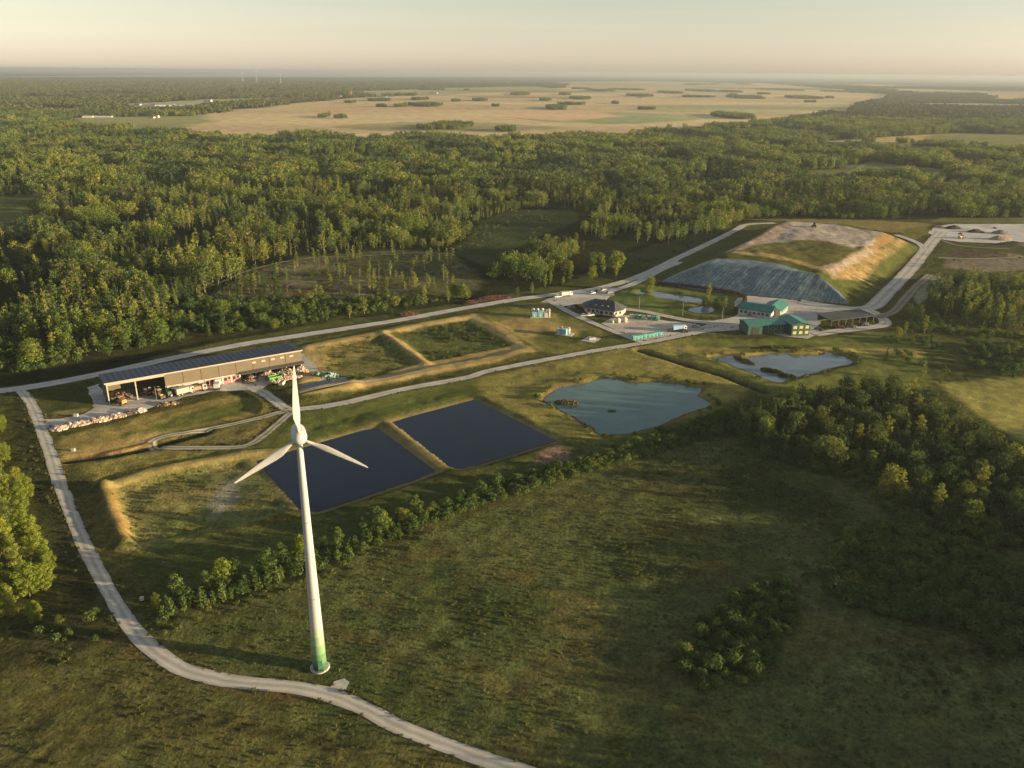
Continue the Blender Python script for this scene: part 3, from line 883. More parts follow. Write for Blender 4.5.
# ------------------------------------------------------------------ vegetation prototypes
BARK = simple_mat('bark', (.10, .075, .055), .95, .3, 1.5)
BARK_PINE = simple_mat('pine_bark', (.20, .105, .055), .95, .3, 1.2)
BARK_BIRCH = simple_mat('birch_bark', (.30, .27, .23), .9, .35, 1.4)
LEAF_BROAD = leaf_mat('broad_leaves', (.054, .088, .022), (.096, .122, .025), (.148, .148, .031))
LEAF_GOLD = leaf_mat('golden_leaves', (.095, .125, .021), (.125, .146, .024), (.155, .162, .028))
LEAF_DARK = leaf_mat('dark_leaves', (.029, .050, .019), (.044, .066, .022), (.075, .086, .025))
LEAF_BIRCH = leaf_mat('birch_leaves', (.077, .112, .027), (.118, .136, .029), (.164, .156, .033))
LEAF_PINE = leaf_mat('pine_needles', (.038, .066, .024), (.066, .086, .026), (.112, .108, .031), .5)
LEAF_SHRUB = leaf_mat('shrub_leaves', (.038, .066, .021), (.056, .084, .024), (.090, .106, .029))
LEAF_FIELD = leaf_mat('weed_leaves', (.046, .064, .022), (.064, .076, .024), (.088, .090, .028))
LEAF_TUFT = leaf_mat('tuft_blades', (.056, .066, .022), (.076, .076, .026), (.115, .100, .040))
LEAF_PATCH = leaf_patch_mat('far_leaves', (.036, .053, .019), (.074, .086, .023), (.138, .128, .031))


def leaf_quads(cent, nrm, size, rng):
    n = len(cent)
    nrm = nrm / (np.linalg.norm(nrm, axis=1)[:, None] + 1e-9)
    r = rng.normal(size=(n, 3))
    u = np.cross(nrm, r); u /= np.linalg.norm(u, axis=1)[:, None] + 1e-9
    w = np.cross(nrm, u)
    s = (size * rng.uniform(.6, 1.3, n))[:, None]
    a = s * rng.uniform(.6, 1.0, n)[:, None]
    P = np.stack([cent - u * s * .5, cent - w * a * .5 + nrm * s * .08, cent + u * s * .5, cent + w * a * .5 - nrm * s * .08], 1)
    return P.reshape(-1, 3)


def crown(clumps, n, size, seed, up=.15, rnd=.45, shell=.84):
    """leaf faces scattered through clumps (centre, radii); more of them near each clump's skin"""
    rng = np.random.default_rng(seed)
    vol = np.array([(c[3] * c[4] * c[5]) ** .667 for c in clumps]); vol /= vol.sum()
    idx = rng.choice(len(clumps), n, p=vol)
    cl = np.array(clumps)[idx]
    d = rng.normal(size=(n, 3)); d /= np.linalg.norm(d, axis=1)[:, None]
    r = shell + (1 - shell) * rng.uniform(-1.6, 1.0, n)
    r = np.clip(r, .15, 1.08)[:, None]
    cent = cl[:, :3] + d * r * cl[:, 3:6]
    nrm = d / cl[:, 3:6] + rng.normal(size=(n, 3)) * rnd / cl[:, 3:6].mean(1)[:, None]
    nrm[:, 2] += up / cl[:, 3:6].mean(1)
    V = leaf_quads(cent, nrm, size, rng)
    return V, np.arange(len(V)).reshape(-1, 4)


def clumps_broad(h, r, z0, seed, k=16, ratio=.42):
    rng = np.random.default_rng(seed); out = [(0, 0, (h + z0) / 2, r * .62, r * .62, (h - z0) * .42)]
    for i in range(k):
        t = (i + .5) / k
        z = z0 + (h - z0) * (.10 + .82 * t)
        rad = r * math.sin(PI * min(1, .18 + .75 * t)) ** .7 * .72
        a = i * 2.4 + rng.uniform(-.4, .4); q = rad * rng.uniform(.7, 1.1)
        s = r * ratio * rng.uniform(.75, 1.3)
        out.append((q * math.cos(a), q * math.sin(a), z, s, s, s * .85))
    return out


def clumps_slim(h, r, z0, seed, k=11):
    rng = np.random.default_rng(seed); out = []
    for i in range(k):
        t = (i + .5) / k; z = z0 + (h - z0) * t
        prof = r * (.35 + .65 * math.sin(PI * (.12 + .80 * t)))
        a = i * 2.4; q = prof * .40 * rng.uniform(.5, 1.3); s = prof * rng.uniform(.55, .8)
        out.append((q * math.cos(a), q * math.sin(a), z, s, s, (h - z0) / k * .95))
    return out


def clumps_cone(h, r, z0, seed, k=12):
    rng = np.random.default_rng(seed); out = []
    for i in range(k):
        t = i / (k - 1); z = z0 + (h - z0) * t
        s = r * (1 - t) ** .85 + .18
        out.append((rng.uniform(-.1, .1) * r, rng.uniform(-.1, .1) * r, z, s, s, (h - z0) / k * .75))
    return out


def clumps_pine(h, r, z0, seed, k=9):
    rng = np.random.default_rng(seed); out = []
    for i in range(k):
        t = (i + .3) / k; z = z0 + (h - z0) * t
        rad = r * (.35 + .75 * math.sin(PI * (.15 + .7 * t))) * .7
        a = i * 2.4 + rng.uniform(-.5, .5); s = r * rng.uniform(.38, .6)
        out.append((rad * math.cos(a) * .8, rad * math.sin(a) * .8, z, s, s, s * .62))
    out.append((0, 0, h - .5, r * .5, r * .5, r * .45))
    return out


def clumps_bush(h, r, seed, k=9):
    rng = np.random.default_rng(seed); out = [(0, 0, h * .38, r * .7, r * .7, h * .38)]
    for i in range(k):
        a = i * 2.4 + rng.uniform(-.4, .4); q = r * .62 * math.sqrt((i + .5) / k)
        hh = h * rng.uniform(.75, 1.0) * (1 - .35 * (i / k)); s = r * rng.uniform(.32, .5)
        out.append((q * math.cos(a), q * math.sin(a), hh - s * .8, s, s, s * .95))
    return out


def trunk_mb(h, r, clumps, seed, limbs=5, lean=.0):
    mb = MB(); rng = random.Random(seed)
    p = Vector((0, 0, -.3)); rr = r
    ptsl = [(p.copy(), r * 1.25)]
    for i in range(1, 6):
        t = i / 5
        ptsl.append((Vector((rng.uniform(-.12, .12) * r * 6 + lean * t, rng.uniform(-.12, .12) * r * 6, h * t)), r * (1 - .8 * t)))
    for (a, ra), (b, rb) in zip(ptsl, ptsl[1:]):
        mb.tube(a, b, ra, rb, 7, cap=False)
    tips = rng.sample(clumps, min(limbs, len(clumps)))
    for c in tips:
        z = min(h * .9, max(h * .2, c[2] - math.hypot(c[0], c[1]) * .8))
        mb.tube((0, 0, z), (c[0] * .9, c[1] * .9, c[2]), r * .38, r * .08, 5, cap=False)
    return mb


def plant_meshes(kind, seed, n, leaf):
    """(crown mesh, trunk mesh) of one plant, in metres"""
    rng = random.Random(seed)
    if kind == 'broad':
        h = 11.0; cl = clumps_broad(h, 4.2, 1.0, seed); lm, bm, tr = LEAF_BROAD, BARK, (7, .24)
    elif kind == 'dark':
        h = 11.5; cl = clumps_broad(h, 4.0, .6, seed, 17); lm, bm, tr = LEAF_DARK, BARK, (8, .22)
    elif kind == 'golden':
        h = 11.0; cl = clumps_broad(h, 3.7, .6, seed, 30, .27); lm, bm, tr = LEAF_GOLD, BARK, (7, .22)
    elif kind == 'birch':
        h = 13.0; cl = clumps_slim(h, 2.5, 2.4, seed); lm, bm, tr = LEAF_BIRCH, BARK_BIRCH, (11, .15)
    elif kind == 'young':
        h = 6.5; cl = clumps_slim(h, 1.6, .5, seed, 8); lm, bm, tr = LEAF_SHRUB, BARK, (5, .09)
    elif kind == 'pine':
        h = 17.0; cl = clumps_pine(h, 2.5, 9.5 + rng.uniform(-1, 1), seed); lm, bm, tr = LEAF_PINE, BARK_PINE, (15.5, .19)
    elif kind == 'spruce':
        h = 14.0; cl = clumps_cone(h, 2.3, 1.2, seed); lm, bm, tr = LEAF_DARK, BARK, (12, .17)
    elif kind == 'bush':
        h = 3.4; cl = clumps_bush(h, 2.2, seed); lm, bm, tr = LEAF_SHRUB, BARK, (1.6, .09)
    elif kind == 'weed':
        h = 1.1; cl = clumps_bush(h, 1.0, seed, 6); lm, bm, tr = LEAF_FIELD, BARK, (.5, .03)
    elif kind == 'tuft':
        h = .6; cl = clumps_bush(h, .75, seed, 4); lm, bm, tr = LEAF_TUFT, BARK, (.3, .01)
    rnd = .36
    V, Fq = crown(cl, n, leaf, seed, rnd=rnd)
    cm = mesh_np('crown', V, Fq, [lm])
    tm = trunk_mb(tr[0], tr[1], cl, seed, 3 if kind in ('pine', 'birch', 'spruce', 'weed', 'tuft') else 6)
    return cm, tm, bm, h


def proto_joined(name, kind, seed, n, leaf):
    cm, tm, bm, h = plant_meshes(kind, seed, n, leaf)
    nv = len(cm.vertices); V = np.empty(nv * 3, np.float32); cm.vertices.foreach_get('co', V); V = V.reshape(-1, 3)
    Fq = np.arange(nv).reshape(-1, 4)
    quads = [f for f in tm.f if len(f) == 4]
    V2 = np.array(tm.v, np.float32); F2 = np.array(quads) + nv
    me = mesh_np(name, np.concatenate([V, V2]), np.concatenate([Fq, F2]), [cm.materials[0], bm],
                 np.concatenate([np.zeros(len(Fq)), np.ones(len(F2))]))
    return me


def patch_mesh(name, w, seed, n_trees, leaf, per, mat, hh=(9, 15)):
    """a stand of many crowns, seen from far off"""
    rng = np.random.default_rng(seed); cl = []
    for i in range(n_trees):
        x, y = rng.uniform(-w / 2, w / 2, 2); h = rng.uniform(*hh); r = w / math.sqrt(n_trees) * rng.uniform(.45, .7)
        cl.append((x, y, h - r * 1.0, r, r, min(h * .5, r * 1.25)))
        cl.append((x, y, h * .35, r * .8, r * .8, h * .35))
    V, Fq = crown(cl, n_trees * per, leaf, seed, rnd=.4, shell=.85)
    return mesh_np(name, V, Fq, [mat])


def gn_scatter(name, protos, P, idx, rot, scl, kind='stuff', label=None, cat=None):
    """one object whose geometry nodes stand a prototype on every point"""
    pc = bpy.data.collections.new(name + '_kinds')
    for j, me in enumerate(protos):
        o = bpy.data.objects.new('%s_kind_%02d' % (name, j), me); pc.objects.link(o)
    me = bpy.data.meshes.new(name)
    n = len(P)
    me.vertices.add(n); me.vertices.foreach_set('co', np.ascontiguousarray(P, np.float32).ravel())
    for an, tp, arr in (('kind_index', 'INT', idx.astype(np.int32)), ('turn', 'FLOAT', rot.astype(np.float32)), ('size', 'FLOAT', scl.astype(np.float32))):
        a = me.attributes.new(an, tp, 'POINT'); a.data.foreach_set('value', arr)
    o = bpy.data.objects.new(name, me); COL.objects.link(o)
    ng = bpy.data.node_groups.new(name, 'GeometryNodeTree')
    ng.interface.new_socket('Geometry', in_out='INPUT', socket_type='NodeSocketGeometry')
    ng.interface.new_socket('Geometry', in_out='OUTPUT', socket_type='NodeSocketGeometry')
    gi = ng.nodes.new('NodeGroupInput'); go = ng.nodes.new('NodeGroupOutput')
    ci = ng.nodes.new('GeometryNodeCollectionInfo'); ci.inputs['Collection'].default_value = pc
    ci.inputs['Separate Children'].default_value = True; ci.inputs['Reset Children'].default_value = True
    ip = ng.nodes.new('GeometryNodeInstanceOnPoints'); ip.inputs['Pick Instance'].default_value = True

    def na(nm, tp):
        q = ng.nodes.new('GeometryNodeInputNamedAttribute'); q.data_type = tp; q.inputs[0].default_value = nm
        return q.outputs[0]
    cx = ng.nodes.new('ShaderNodeCombineXYZ'); ng.links.new(na('turn', 'FLOAT'), cx.inputs[2])
    e2r = ng.nodes.new('FunctionNodeEulerToRotation'); ng.links.new(cx.outputs[0], e2r.inputs[0])
    m2p = ng.nodes.new('GeometryNodeMeshToPoints')
    ng.links.new(gi.outputs[0], m2p.inputs[0]); ng.links.new(m2p.outputs[0], ip.inputs['Points'])
    ng.links.new(ci.outputs[0], ip.inputs['Instance'])
    ng.links.new(na('kind_index', 'INT'), ip.inputs['Instance Index'])
    ng.links.new(e2r.outputs[0], ip.inputs['Rotation'])
    ng.links.new(na('size', 'FLOAT'), ip.inputs['Scale'])
    ng.links.new(ip.outputs[0], go.inputs[0])
    md = o.modifiers.new('scatter', 'NODES'); md.node_group = ng
    return tag(o, label, cat, None, kind)


# ------------------------------------------------------------------ where trees grow
FOREST = pts([(-700, 400), (-60, 380), (20, 368), (100, 353), (150, 345), (185, 338), (215, 326), (225, 316), (205, 302), (212, 294), (250, 272), (300, 254), (400, 248), (450, 250), (456, 244), (470, 232), (485, 221), (512, 211), (560, 208), (590, 214), (600, 222), (560, 242), (530, 258), (505, 268), (490, 280), (495, 288), (540, 285), (565, 268), (580, 254), (610, 245), (650, 243), (690, 242), (712, 236), (734, 224), (742, 218), (800, 217), (900, 219), (1000, 219), (1200, 219), (2400, 222), (2600, 150), (1800, 88.5), (-1500, 61)])
CLEAR = [  # open land inside the forest
    pts([(-80, 200), (-10, 197), (38, 193), (48, 202), (42, 222), (20, 236), (-80, 242)]),
    pts([(836, 169), (872, 162), (935, 168), (985, 173), (930, 177), (860, 180), (790, 177), (780, 172)]),
    pts([(800, 148), (870, 138), (950, 133), (1160, 135), (1160, 152), (960, 151), (900, 155), (872, 150), (820, 152)]),
    pts([(822, 141), (870, 139), (930, 134), (915, 142), (850, 145)]),
    pts([(640, 160), (680, 157), (690, 162), (650, 165)]),
] + [pts(px) for px, c in FIELDS]
ISLES = [  # copses standing in the fields: (px, py, half width px, half depth px)
    (452, 127, 20, 2.6), (432, 129, 14, 1.2), (505, 131, 9, 1.5), (732, 117, 17, 2.4), (556, 109, 10, 1.5), (580, 99, 10, .8), (640, 96, 12, .8), (428, 106, 14, 1.2), (400, 107, 5, .7),
    (325, 117, 3, 1.2), (340, 118.5, 6, .5), (796, 98, 4, .9), (808, 98, 7, 1.0), (752, 98, 8, .8), (670, 93, 10, 1), (520, 95, 9, 1), (600, 91, 14, .8), (700, 91, 12, .9), (480, 101, 7, .6),
    (625, 90, 18, .7), (730, 92, 9, .6), (565, 95, 6, .5), (380, 101, 12, .6), (420, 100, 9, .5), (350, 103, 5, .5), (845, 92, 16, 1), (780, 90, 18, .8), (690, 97, 6, .4), (545, 101, 5, .5), (615, 104, 3, .5),
    (870, 143, 5, .8), (940, 147, 24, 1.6), (900, 150, 6, 1.5), (905, 143, 8, .8), (978, 148, 5, 1.4), (860, 147, 12, 1.4),
]

_r = random.Random(77)
for _ in range(26):
    ISLES.append((_r.uniform(340, 870), _r.choice((84, 86, 88, 90, 92, 95, 98, 102, 106, 110)) + _r.uniform(-1, 1), _r.uniform(2, 16), _r.uniform(.10, .35)))


def forest_mask(x, y):
    wob = (fbm(x, y, 40., 131, 2) - .5) * 22 * np.minimum(1, np.maximum(y, 1) / 700.)
    m = sd_poly(x, y, FOREST, 60) + np.where(y > 700, wob, wob * .55) < 0
    for g in CLEAR:
        d = np.array(g)[:, 1].mean()
        m &= sd_poly(x, y, g, .06 * d + 20) + (fbm(x, y, .035 * d, 133, 2) - .5) * .03 * d > 0
    line, w, k = ROADG['far_lane']
    m &= d_line(x, y, line) > 6
    m &= ~((fbm(x * .3, y, 700., 75, 3) > .62) & (y > 2900) & (y < 11000) & (x > -.1 * y))
    return m


def jitter_grid(y0, y1, step, half=.66, pad=25, xr=None):
    out = []
    ys = np.arange(y0, y1, step)
    for yy in ys:
        w = half * yy + pad
        xs = np.arange(-w if xr is None else xr[0], w if xr is None else xr[1], step)
        out.append(np.stack([xs, np.full(xs.shape, yy)], 1))
    P = np.concatenate(out)
    return P + RNG.uniform(-.45, .45, P.shape) * step


PROTO_NEAR = []
for kind, cnt, n, lf in (('pine', 3, 230, .85), ('birch', 3, 300, .70), ('spruce', 2, 260, .85), ('broad', 3, 380, .85), ('young', 2, 160, .6), ('dark', 2, 360, .85)):
    for s in range(cnt):
        PROTO_NEAR.append((kind, proto_joined('forest_' + kind, kind, 300 + s * 7 + len(kind), n, lf)))
KIDX = {}
for j, (k, me) in enumerate(PROTO_NEAR):
    KIDX.setdefault(k, []).append(j)


def pick_kinds(x, y, w):
    """species in patches: w = list of (kind, weight, noise seed)"""
    sc = np.stack([wt * (.35 + fbm(x, y, 60., sd, 2) ** 2 * 3) * RNG.uniform(.3, 1, x.shape) for k, wt, sd in w], 1)
    c = sc.argmax(1)
    out = np.empty(x.shape, int)
    for j, (k, _, _) in enumerate(w):
        m = c == j
        out[m] = RNG.choice(KIDX[k], m.sum())
    return out


# tier one: single trees from the clearing back to 850 m
P = jitter_grid(270, 860, 5.4)
m = forest_mask(P[:, 0], P[:, 1])
dens = fbm(P[:, 0], P[:, 1], 38., 141, 3)
m &= RNG.uniform(0, 1, len(P)) < np.clip(.35 + 2.9 * (dens - .40), .10, 1)
P = P[m]
sc = RNG.uniform(.82, 1.1, len(P)) * (.46 + .66 * sstep(.36, .62, fbm(P[:, 0], P[:, 1], 21., 143, 3)))
ki = pick_kinds(P[:, 0], P[:, 1], [('pine', .85, 151), ('birch', 1.2, 152), ('spruce', .75, 153), ('broad', 1.5, 154), ('dark', .95, 155)])
# the low young wood just behind the shed
lowm = sd_poly(P[:, 0], P[:, 1], pts([(-100, 385), (20, 372), (240, 335), (240, 300), (120, 300), (60, 300), (-100, 300)]), 20) < 0
y_idx = lowm & (RNG.uniform(0, 1, len(P)) < .6)
ki[y_idx] = RNG.choice(KIDX['young'] + KIDX['birch'], y_idx.sum())
sc[lowm] *= .85
T1 = (P, ki, sc)

# tier two: small stands to 2300 m
PROTO_MID = []
for s in range(4):
    PROTO_MID.append(patch_mesh('stand', 12.0, 500 + s, 5, 1.35, 95, [LEAF_BROAD, LEAF_DARK, LEAF_BIRCH, LEAF_PINE][s], (9, 15)))
P2 = jitter_grid(850, 2350, 9.5, pad=60)
m = forest_mask(P2[:, 0], P2[:, 1])
dens = fbm(P2[:, 0] * .6, P2[:, 1], 70., 145, 3)
m &= RNG.uniform(0, 1, len(P2)) < np.clip(.5 + 3.4 * (dens - .41), .12, 1)
P2 = P2[m]
s2 = RNG.uniform(.8, 1.1, len(P2)) * (.55 + .6 * sstep(.34, .64, fbm(P2[:, 0], P2[:, 1], 45., 147, 3)))
q = np.stack([fbm(P2[:, 0], P2[:, 1], 110., 160 + j, 2) ** 2 * RNG.uniform(.5, 1, len(P2)) * wt for j, wt in enumerate((1.1, .9, 1., .9))], 1)
k2 = q.argmax(1)
# isles in the fields
ip = []
for (px, py, hw, hd) in ISLES:
    cx, cy = at(px, py); x0, _ = at(px - hw, py); x1, _ = at(px + hw, py); _, ya = at(px, py + hd); _, yb = at(px, py - hd)
    a, b = (x1 - x0) / 2, (yb - ya) / 2
    n = int(min(260, max(6, a * b * 3.1 / 80)))
    rr = np.sqrt(RNG.uniform(0, 1, n)); aa = RNG.uniform(0, 2 * PI, n)
    ip.append(np.stack([cx + a * rr * np.cos(aa), cy + b * rr * np.sin(aa)], 1))
ip = np.concatenate(ip)
P2 = np.concatenate([P2, ip]); s2 = np.concatenate([s2, RNG.uniform(.6, .95, len(ip))]); k2 = np.concatenate([k2, RNG.integers(0, 4, len(ip))])

# tier three: broad stands to the horizon
PROTO_FAR = [patch_mesh('far_stand', 44.0, 600 + s, 26, 4.6, 18, LEAF_PATCH, (8, 15)) for s in range(3)]
out = []
y = 2330.0
while y < 13000:
    step = 40 * max(1, y / 4500)
    w = .66 * y + 150
    xs = np.arange(-w, w, step * 1.15)
    out.append(np.stack([xs, np.full(xs.shape, y), np.full(xs.shape, step / 40)], 1)); y += step
P3 = np.concatenate(out); P3[:, :2] += RNG.uniform(-.4, .4, (len(P3), 2)) * 40
m = forest_mask(P3[:, 0], P3[:, 1])
m &= RNG.uniform(0, 1, len(P3)) < np.clip(.62 + 3 * (fbm(P3[:, 0] * .5, P3[:, 1], 320., 149, 3) - .42), .1, 1)
m &= P3[:, 1] < 9300
P3 = P3[m]
allP = np.concatenate([T1[0], P2, P3[:, :2]])
allZ = hgt(allP[:, 0], allP[:, 1])
allK = np.concatenate([T1[1], k2 + len(PROTO_NEAR), RNG.integers(0, 3, len(P3)) + len(PROTO_NEAR) + len(PROTO_MID)])
allS = np.concatenate([T1[2], s2, np.minimum(1.35, P3[:, 2])])

# woods on the right: the plantation beyond the landfill road, and the wood off the frame's right edge that shades the meadow
WOODS_R = [pts([(930, 288), (960, 282), (1000, 285), (1060, 284), (1075, 300), (1060, 318), (1020, 331), (985, 328), (958, 322), (930, 312), (925, 300)])]
for g in WOODS_R:
    Q = jitter_grid(330, 560, 4.2, xr=(120, 520))
    m = sd_poly(Q[:, 0], Q[:, 1], g) < 0
    Q = Q[m]
    allP = np.concatenate([allP, Q]); allZ = np.concatenate([allZ, hgt(Q[:, 0], Q[:, 1])])
    allK = np.concatenate([allK, RNG.choice(KIDX['young'] + KIDX['dark'] + KIDX['birch'], len(Q))]); allS = np.concatenate([allS, RNG.uniform(.55, .85, len(Q))])
SHADE_WOOD = [(106, 84), (114, 100), (128, 140), (150, 172), (178, 206), (198, 228), (240, 240), (330, 240), (330, 84)]
Q = jitter_grid(12, 302, 5.6, xr=(100, 330))
Q = Q[(sd_poly(Q[:, 0], Q[:, 1], SHADE_WOOD) < 0)]
allP = np.concatenate([allP, Q]); allZ = np.concatenate([allZ, hgt(Q[:, 0], Q[:, 1])])
allK = np.concatenate([allK, RNG.choice(KIDX['broad'] + KIDX['dark'], len(Q))]); allS = np.concatenate([allS, RNG.uniform(.95, 1.45, len(Q))])
CLR = pts([(215, 300), (250, 276), (300, 259), (400, 253), (450, 255), (478, 280), (450, 298), (300, 300)])
Q = jitter_grid(330, 620, 9.0, xr=(-260, 20)); Q = Q[(sd_poly(Q[:, 0], Q[:, 1], CLR) < -2) & (fbm(Q[:, 0], Q[:, 1], 22., 171, 2) > .47)]
allP = np.concatenate([allP, Q]); allZ = np.concatenate([allZ, hgt(Q[:, 0], Q[:, 1])])
allK = np.concatenate([allK, RNG.choice(KIDX['pine'] + KIDX['birch'] * 2 + KIDX['young'] * 2, len(Q))]); allS = np.concatenate([allS, RNG.uniform(.4, .75, len(Q))])
ROWP = pts([(148, 618), (240, 588), (330, 556), (426, 518), (434, 526), (330, 566), (240, 598), (152, 626)])
Q = jitter_grid(140, 300, 2.3, xr=(-140, 20)); Q = Q[sd_poly(Q[:, 0], Q[:, 1], ROWP) < .5]
allP = np.concatenate([allP, Q]); allZ = np.concatenate([allZ, hgt(Q[:, 0], Q[:, 1])])
allK = np.concatenate([allK, RNG.choice(KIDX['young'], len(Q))]); allS = np.concatenate([allS, RNG.uniform(.4, .8, len(Q))])
COPSE = pts([(735, 432), (765, 416), (800, 402), (840, 397), (880, 396), (915, 404), (950, 425), (985, 450), (1020, 478), (1080, 520), (1060, 545), (1010, 545), (960, 535), (905, 518), (870, 500), (905, 492), (880, 478), (830, 474), (790, 464), (760, 455)])
Q = jitter_grid(150, 420, 3.6, xr=(40, 320))
Q = Q[sd_poly(Q[:, 0], Q[:, 1], COPSE) < -.5]
allP = np.concatenate([allP, Q]); allZ = np.concatenate([allZ, hgt(Q[:, 0], Q[:, 1])])
allK = np.concatenate([allK, RNG.choice(KIDX['dark'] * 3 + KIDX['young'] + KIDX['spruce'], len(Q))]); allS = np.concatenate([allS, RNG.uniform(.42, .72, len(Q))])

protos = [me for k, me in PROTO_NEAR] + PROTO_MID + PROTO_FAR
gn_scatter('forest', protos, np.column_stack([allP, allZ]), allK, RNG.uniform(0, 2 * PI, len(allP)), allS,
           label='mixed forest of pine and birch reaching from the back road to the horizon', cat='forest')
print('forest instances', len(allP))

# ------------------------------------------------------------------ low scrub, weeds and reeds nobody could count
WEEDS = [proto_joined('weed_clump', 'weed', 700 + s, 90, .30) for s in range(3)] + [proto_joined('low_bush', 'bush', 710 + s, 170, .5) for s in range(2)] + [proto_joined('grass_tuft', 'tuft', 720 + s, 26, .34) for s in range(2)]


def scatter_px(px, step, prob, seed_noise=None, thr=None, scale=12.):
    g = pts(px); A = np.array(g); lo = A.min(0); hi = A.max(0)
    xs = np.arange(lo[0], hi[0], step); ys = np.arange(lo[1], hi[1], step)
    X, Y = np.meshgrid(xs, ys); Q = np.stack([X.ravel(), Y.ravel()], 1) + RNG.uniform(-.48, .48, (X.size, 2)) * step
    m = inside(Q[:, 0], Q[:, 1], g) & (RNG.uniform(0, 1, len(Q)) < prob)
    if thr is not None:
        m &= fbm(Q[:, 0], Q[:, 1], scale, seed_noise, 3) > thr
    return Q[m]


sets = []
for args, kinds, s0, s1 in (
    (([(400, 560), (560, 490), (720, 440), (860, 500), (830, 560), (720, 690), (640, 700), (480, 640)], 1.8, .5, 201, .54, 12.), (0, 1, 2), .35, .85),
    (([(-40, 790), (60, 660), (140, 645), (300, 585), (430, 535), (560, 485), (720, 438), (900, 500), (1080, 600), (1100, 800)], 1.3, .5, 231, .38, 9.), (5, 6), .22, .75),
    (([(690, 470), (770, 468), (850, 505), (820, 530), (720, 508)], 1.7, .6, 202, .50, 9.), (0, 1, 2), .5, 1.15),
    (([(600, 560), (640, 555), (660, 575), (610, 582)], 1.3, .6, 203, .46, 6.), (0, 1, 2), .5, 1.1),
    (([(560, 690), (1000, 640), (1100, 790), (560, 800)], 2.0, .5, 204, .55, 10.), (0, 1, 2), .4, .9),
    (([(0, 700), (100, 690), (250, 715), (330, 740), (400, 790), (0, 800)], 1.8, .4, 205, .56, 9.), (0, 1, 2), .3, .7),
    (([(170, 660), (220, 675), (270, 682), (260, 672), (200, 655)], 1.2, .4, 206, .45, 5.), (0, 1), .4, .8),
    (([(112, 495), (155, 478), (240, 461), (268, 472), (298, 510), (240, 528), (140, 551)], 1.9, .35, 207, .50, 8.), (0, 1, 2), .4, .9),
    (([(391, 335), (470, 321), (512, 346), (428, 361)], 1.9, .6, 208, .47, 14.), (0, 1, 2), .6, 1.4),
    (([(318, 349), (384, 335), (424, 363), (352, 383), (330, 385)], 2.2, .35, 209, .48, 9.), (0, 1, 2), .5, 1.2),
    (([(205, 300), (250, 272), (300, 256), (450, 252), (480, 280), (440, 303), (300, 305)], 3.0, .40, 210, .46, 14.), (0, 1, 3), .5, .9),
    (([(455, 252), (485, 222), (512, 212), (570, 212), (530, 240)], 3.2, .35, 211, .48, 14.), (3, 4), .3, .7),
    (([(580, 284), (610, 262), (690, 243), (708, 242), (650, 268)], 2.8, .35, 212, .48, 10.), (3, 4), .3, .8),
    (([(-60, 382), (20, 374), (100, 358), (200, 338), (300, 324), (440, 303), (430, 298), (300, 300), (200, 300), (100, 330), (-60, 350)], 2.6, .75, 213, .36, 12.), (3, 4), .5, 1.5),
    (([(880, 335), (930, 318), (1020, 332), (1100, 342), (1100, 376), (960, 382), (900, 360)], 3.2, .5, 214, .48, 12.), (3, 4), .5, 1.2),
    (([(950, 249), (1010, 252), (1060, 258), (1000, 262), (950, 262)], 4.0, .5, 215, .48, 12.), (3, 4, 0), .3, .7),
    (([(900, 300), (925, 272), (948, 250), (930, 262), (892, 306)], 3.2, .6, 216, .42, 10.), (3, 4), .4, 1.1),
    (([(20, 400), (40, 440), (70, 520), (110, 610), (130, 640), (100, 640), (60, 540), (20, 450)], 2.0, .5, 217, .44, 9.), (0, 1, 2), .4, 1.0),
    (([(0, 630), (90, 605), (118, 640), (60, 665), (0, 680)], 2.0, .4, 218, .48, 8.), (0, 1, 2, 3), .4, .9),
    (([(140, 620), (300, 575), (430, 530), (440, 540), (300, 590), (150, 640)], 1.7, .5, 219, .4, 8.), (0, 1, 2), .5, 1.3),
    (([(880, 600), (1010, 620), (1060, 700), (900, 690)], 2.0, .5, 220, .48, 9.), (0, 1, 2), .6, 1.3),
    (([(735, 436), (765, 416), (800, 402), (840, 397), (880, 396), (915, 404), (950, 425), (985, 450), (1040, 490), (1100, 540), (1000, 552), (905, 525), (870, 500), (890, 490), (830, 476), (790, 466), (760, 458)], 2.4, .85, 222), (3, 4), .7, 1.4),
    (([(690, 628), (715, 608), (745, 590), (772, 578), (794, 590), (800, 618), (780, 642), (770, 664), (745, 692), (700, 692), (680, 668)], 1.6, .5, 223, .42, 7.), (0, 1, 3, 4), .6, 1.1),
    (([(820, 560), (850, 533), (880, 520), (920, 528), (960, 546), (1010, 568), (1080, 600), (1080, 655), (1000, 658), (960, 628), (910, 624), (860, 612), (826, 590)], 1.9, .65, 224), (3, 4), .55, 1.15),
    (([(145, 618), (240, 588), (330, 556), (430, 514), (436, 524), (330, 566), (240, 598), (150, 626)], 1.6, .6, 226), (1, 2, 3, 4), .5, 1.0),
    (([(425, 516), (520, 482), (580, 463), (640, 444), (730, 417), (750, 428), (640, 459), (560, 482), (440, 522)], 1.5, .85, 225), (3, 4), .45, .95),
):
    Q = scatter_px(*args)
    sets.append((Q, RNG.choice(kinds, len(Q)), RNG.uniform(s0, s1, len(Q))))
